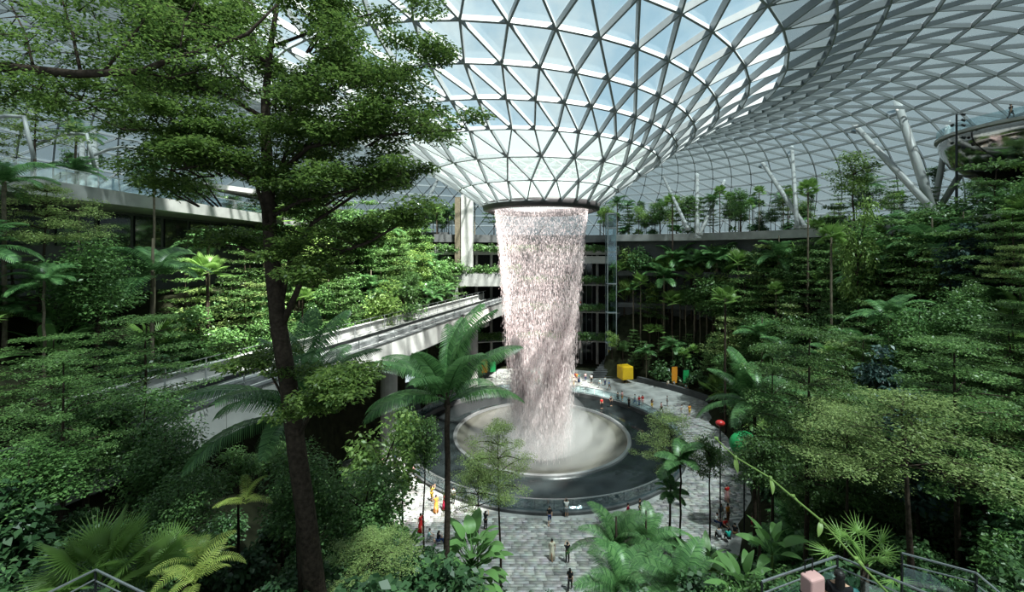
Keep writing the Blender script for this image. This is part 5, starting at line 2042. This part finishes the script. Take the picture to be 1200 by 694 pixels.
lookout([(5.03, 8.76), (7.1, 9.5), (8.9, 7.6), (6.6, 6.6)], 16.95, 'glass-railed lookout corner with visitors at the lower right', 2)
lookout([(-9.3, 8.55), (-8.9, 9.3), (-6.2, 8.2), (-8.3, 6.6)], 16.8, 'glass-railed lookout corner under the fan palms at the lower left', 2)
lookout([(8.6, 9.6), (9.6, 9.0), (9.4, 8.0), (8.6, 8.6)], 16.95, 'small glass-railed bay right of the lookout with visitors', 2)
person((6.55, 8.7, 16.95), 'stand', 'black', 'black', 'long-haired person in black with a backpack on the lookout at the lower right', 'trousers', 2.6, True)
t = tag(empty('backpack', (6.76, 8.60, 18.05)), 'dark teal backpack worn by the person on the right lookout', 'backpack')
b = MB()
b.ball((0, 0, 0.05), .17, .12, .26, 12, 8)
b.build('bag', solid('teal_nylon', (.01, .10, .10), .6), t, True)
b = MB()
b.tube([(-.10, .1, .25), (-.10, .24, .2), (-.10, .20, -.1)], .02, 6)
b.build('strap', M['dark_metal'], t)
bench = tag(empty('stone_bench', (6.0, 8.66, 16.95), 0.3), 'low grey stone bench under the pink suitcase on the right lookout', 'bench')
b = MB()
b.box(-.55, .55, -.2, .2, .72, .84)
b.build('seat', M['concrete'], bench)
for sx in (-.42, .42):
    b = MB()
    b.box(sx - .08, sx + .08, -.17, .17, 0, .72)
    b.build('leg', M['concrete'], bench)
t = tag(empty('suitcase', (5.98, 8.66, 17.79), 0.3), 'pink hard-shell suitcase beside the person in black on the right lookout', 'suitcase')
b = MB()
b.box(-.19, .19, -.13, .13, .08, .80)
sh = b.build('shell', M['pink'], t)
bv = sh.modifiers.new('bevel', 'BEVEL')
bv.width, bv.segments = 0.05, 3
b = MB()
b.box(-.195, .195, -.135, .135, .42, .45)
b.build('zip_band', M['dark_metal'], t)
b = MB()
b.tube([(-.1, .08, .78), (-.1, .08, 1.05), (.1, .08, 1.05), (.1, .08, .78)], .014, 6)
b.build('handle', M['dark_metal'], t)
for sx in (-1, 1):
    for sy in (-1, 1):
        b = MB()
        b.tube([(sx * .15 - .02, sy * .1, .04), (sx * .15 + .02, sy * .1, .04)], .04, 8)
        b.build('wheel', M['dark_metal'], t)

# climbing shoot hanging across the lower right
b = MB()
vine = tag(empty('climbing_shoot', (0, 0, 0)), 'long pale green climbing shoot reaching diagonally across the lower right', 'vine')
vp = [(1130, 800), (1045, 700), (1002, 655), (962, 610), (928, 582), (902, 560), (862, 536), (838, 514)]
P = px_tube(b, vp, [4.6, 4.8, 5, 5.1, 5.2, 5.3, 5.4, 5.5], [1.7, 1.5, 1.4, 1.3, 1.2, 1.1, 0.9, 0.5], 7)
b.tube([P[0], P[0] + Vector((0.5, 0.3, -1.2)), (P[0].x + 0.8, P[0].y + 0.4, terrain(P[0].x, P[0].y) - 0.2)], [0.024, 0.03, 0.035], 7)
b.build('stem', M['lf_lime'], vine, True)
for k, (i, s) in enumerate(((2, 1), (3, -1), (4, 1), (5, -1), (6, 1), (7, -1), (1, -1))):
    V, Q = paddle_geo(0.17, 0.055, 0.03, 0.9)
    o = link_mesh('leaf', V, Q, M['lf_lime'], vine, True)
    o.location = P[i]
    o.rotation_euler = (0.3 * s, 0.5, random.uniform(0, 6.28))

# yellow cube sign, hanging banners, steps at the far side of the plaza
steps = tag(empty('stone_steps', (at(752, 452, 82).x, 86.5, 0)), 'dark stone seating steps below the far wall right of the waterfall', 'steps')
for k in range(9):
    b = MB()
    b.box(-9 + 0.5 * k, 9, 0.55 * k, 0.55 * k + 0.57, 0.0, 0.32 * (k + 1))
    b.build('step', M['dark_concrete'], steps)
b = MB()
b.bar((-2.6, -1.5, 0.6), (0.3, 4.6, 3.8), 0.55, 0.5)
b.build('ramp_wall', M['pale_concrete'], steps)
c = at(732.5, 443, 84)
cube = tag(empty('yellow_cube', (c.x, 84, 0), 0.25), 'plain bright yellow cube raised on a dark post above the far plaza', 'sign')
b = MB()
b.box(-1.15, 1.15, -1.15, 1.15, c.z - 0.1, c.z + 2.4)
cb = b.build('box', M['yellow'], cube)
bv = cb.modifiers.new('bevel', 'BEVEL')
bv.width, bv.segments = 0.12, 2
b = MB()
b.tube([(0, 0, 0), (0, 0, c.z)], 0.25, 8)
b.build('post', M['dark_metal'], cube)
for px, py0, py1, d, mk, lb in ((790.5, 430, 449, 80, 'orange', 'orange hanging banner on a slim post right of the yellow cube'), (804, 434, 449, 79, 'green_fabric', 'green hanging banner right of the orange one on the far plaza'),
                                (568, 421, 437, 86, 'orange', 'orange banner seen between the palm fronds left of the waterfall'), (577.5, 424, 436, 86, 'green_fabric', 'green banner beside the orange one left of the waterfall')):
    a, c = at(px, py0, d), at(px, py1, d)
    w = 0.55
    t = tag(empty('banner', (a.x, a.y, 0), 0.2), lb, 'banner')
    b = MB()
    b.tube([(w + .12, 0.1, 0), (w + .12, 0.1, a.z + 0.2)], 0.05, 6)
    b.bar((-w, 0.1, a.z + .05), (w + .12, 0.1, a.z + .05), .06, .06)
    b.build('post', M['dark_metal'], t)
    V, Q = [], []
    for j in range(9):
        zz = a.z + (c.z - a.z) * j / 8
        for i in range(7):
            V.append((-w + 2 * w * i / 6, 0.05 * math.sin(i * 1.7 + j * 0.4), zz))
    Q = [(j * 7 + i, j * 7 + i + 1, (j + 1) * 7 + i + 1, (j + 1) * 7 + i) for j in range(8) for i in range(6)]
    k = len(V)
    V += [(x, y + 0.03, z) for x, y, z in V]
    Q += [tuple(reversed([q + k for q in f])) for f in Q]
    link_mesh('cloth', V, Q, M[mk], t, True)
for px, py, d, r, mk, lb in ((844, 496, 40, (0.42, .35, .28), 'red', 'smooth red inflatable among the leaves right of the plaza'), (872, 520, 38, (1.25, .9, 1.05), 'green_fabric', 'rounded green inflatable among the leaves right of the plaza')):
    p = at(px, py, d)
    t = tag(empty('inflatable', (p.x, p.y, 0)), lb, 'inflatable')
    b = MB()
    b.ball((0, 0, p.z), r[0], r[1], r[2], 18, 12)
    b.build('balloon', M[mk], t, True)
    b = MB()
    b.tube([(0, 0, terrain(p.x, p.y) - .2), (0, 0, p.z - r[2] + 0.05)], .06, 6)
    b.build('pole', M['dark_metal'], t)

# ------------------------------------------------------------------ labels: tell plants of one kind and zone apart
ORD = ['first', 'second', 'third', 'fourth', 'fifth', 'sixth', 'seventh', 'eighth', 'ninth', 'tenth', 'eleventh', 'twelfth']
bpy.context.view_layer.update()
by = {}
for o in PLACED:
    by.setdefault(o['label'], []).append(o)
for lb, os_ in by.items():
    if len(os_) == 1:
        continue
    rows = max(1, math.ceil(len(os_) / 12))
    os_.sort(key=lambda o: o.location.y)
    per = math.ceil(len(os_) / rows)
    for q in range(rows):
        part = sorted(os_[q * per:(q + 1) * per], key=lambda o: o.location.x / o.location.y)
        where = '' if rows == 1 else (', nearest row' if q == 0 else ', farthest row' if q == rows - 1 else ', %s row back' % ORD[q])
        for i, o in enumerate(part):
            o['label'] = lb + where + (', ' + ORD[i] + ' from left' if len(part) > 1 else '')
            o['group'] = lb
for root, h in PROTO.values():           # prototypes that found no place are not part of the scene
    if root.location.y < -300:
        for ch in list(root.children):
            bpy.data.objects.remove(ch)
        bpy.data.objects.remove(root)
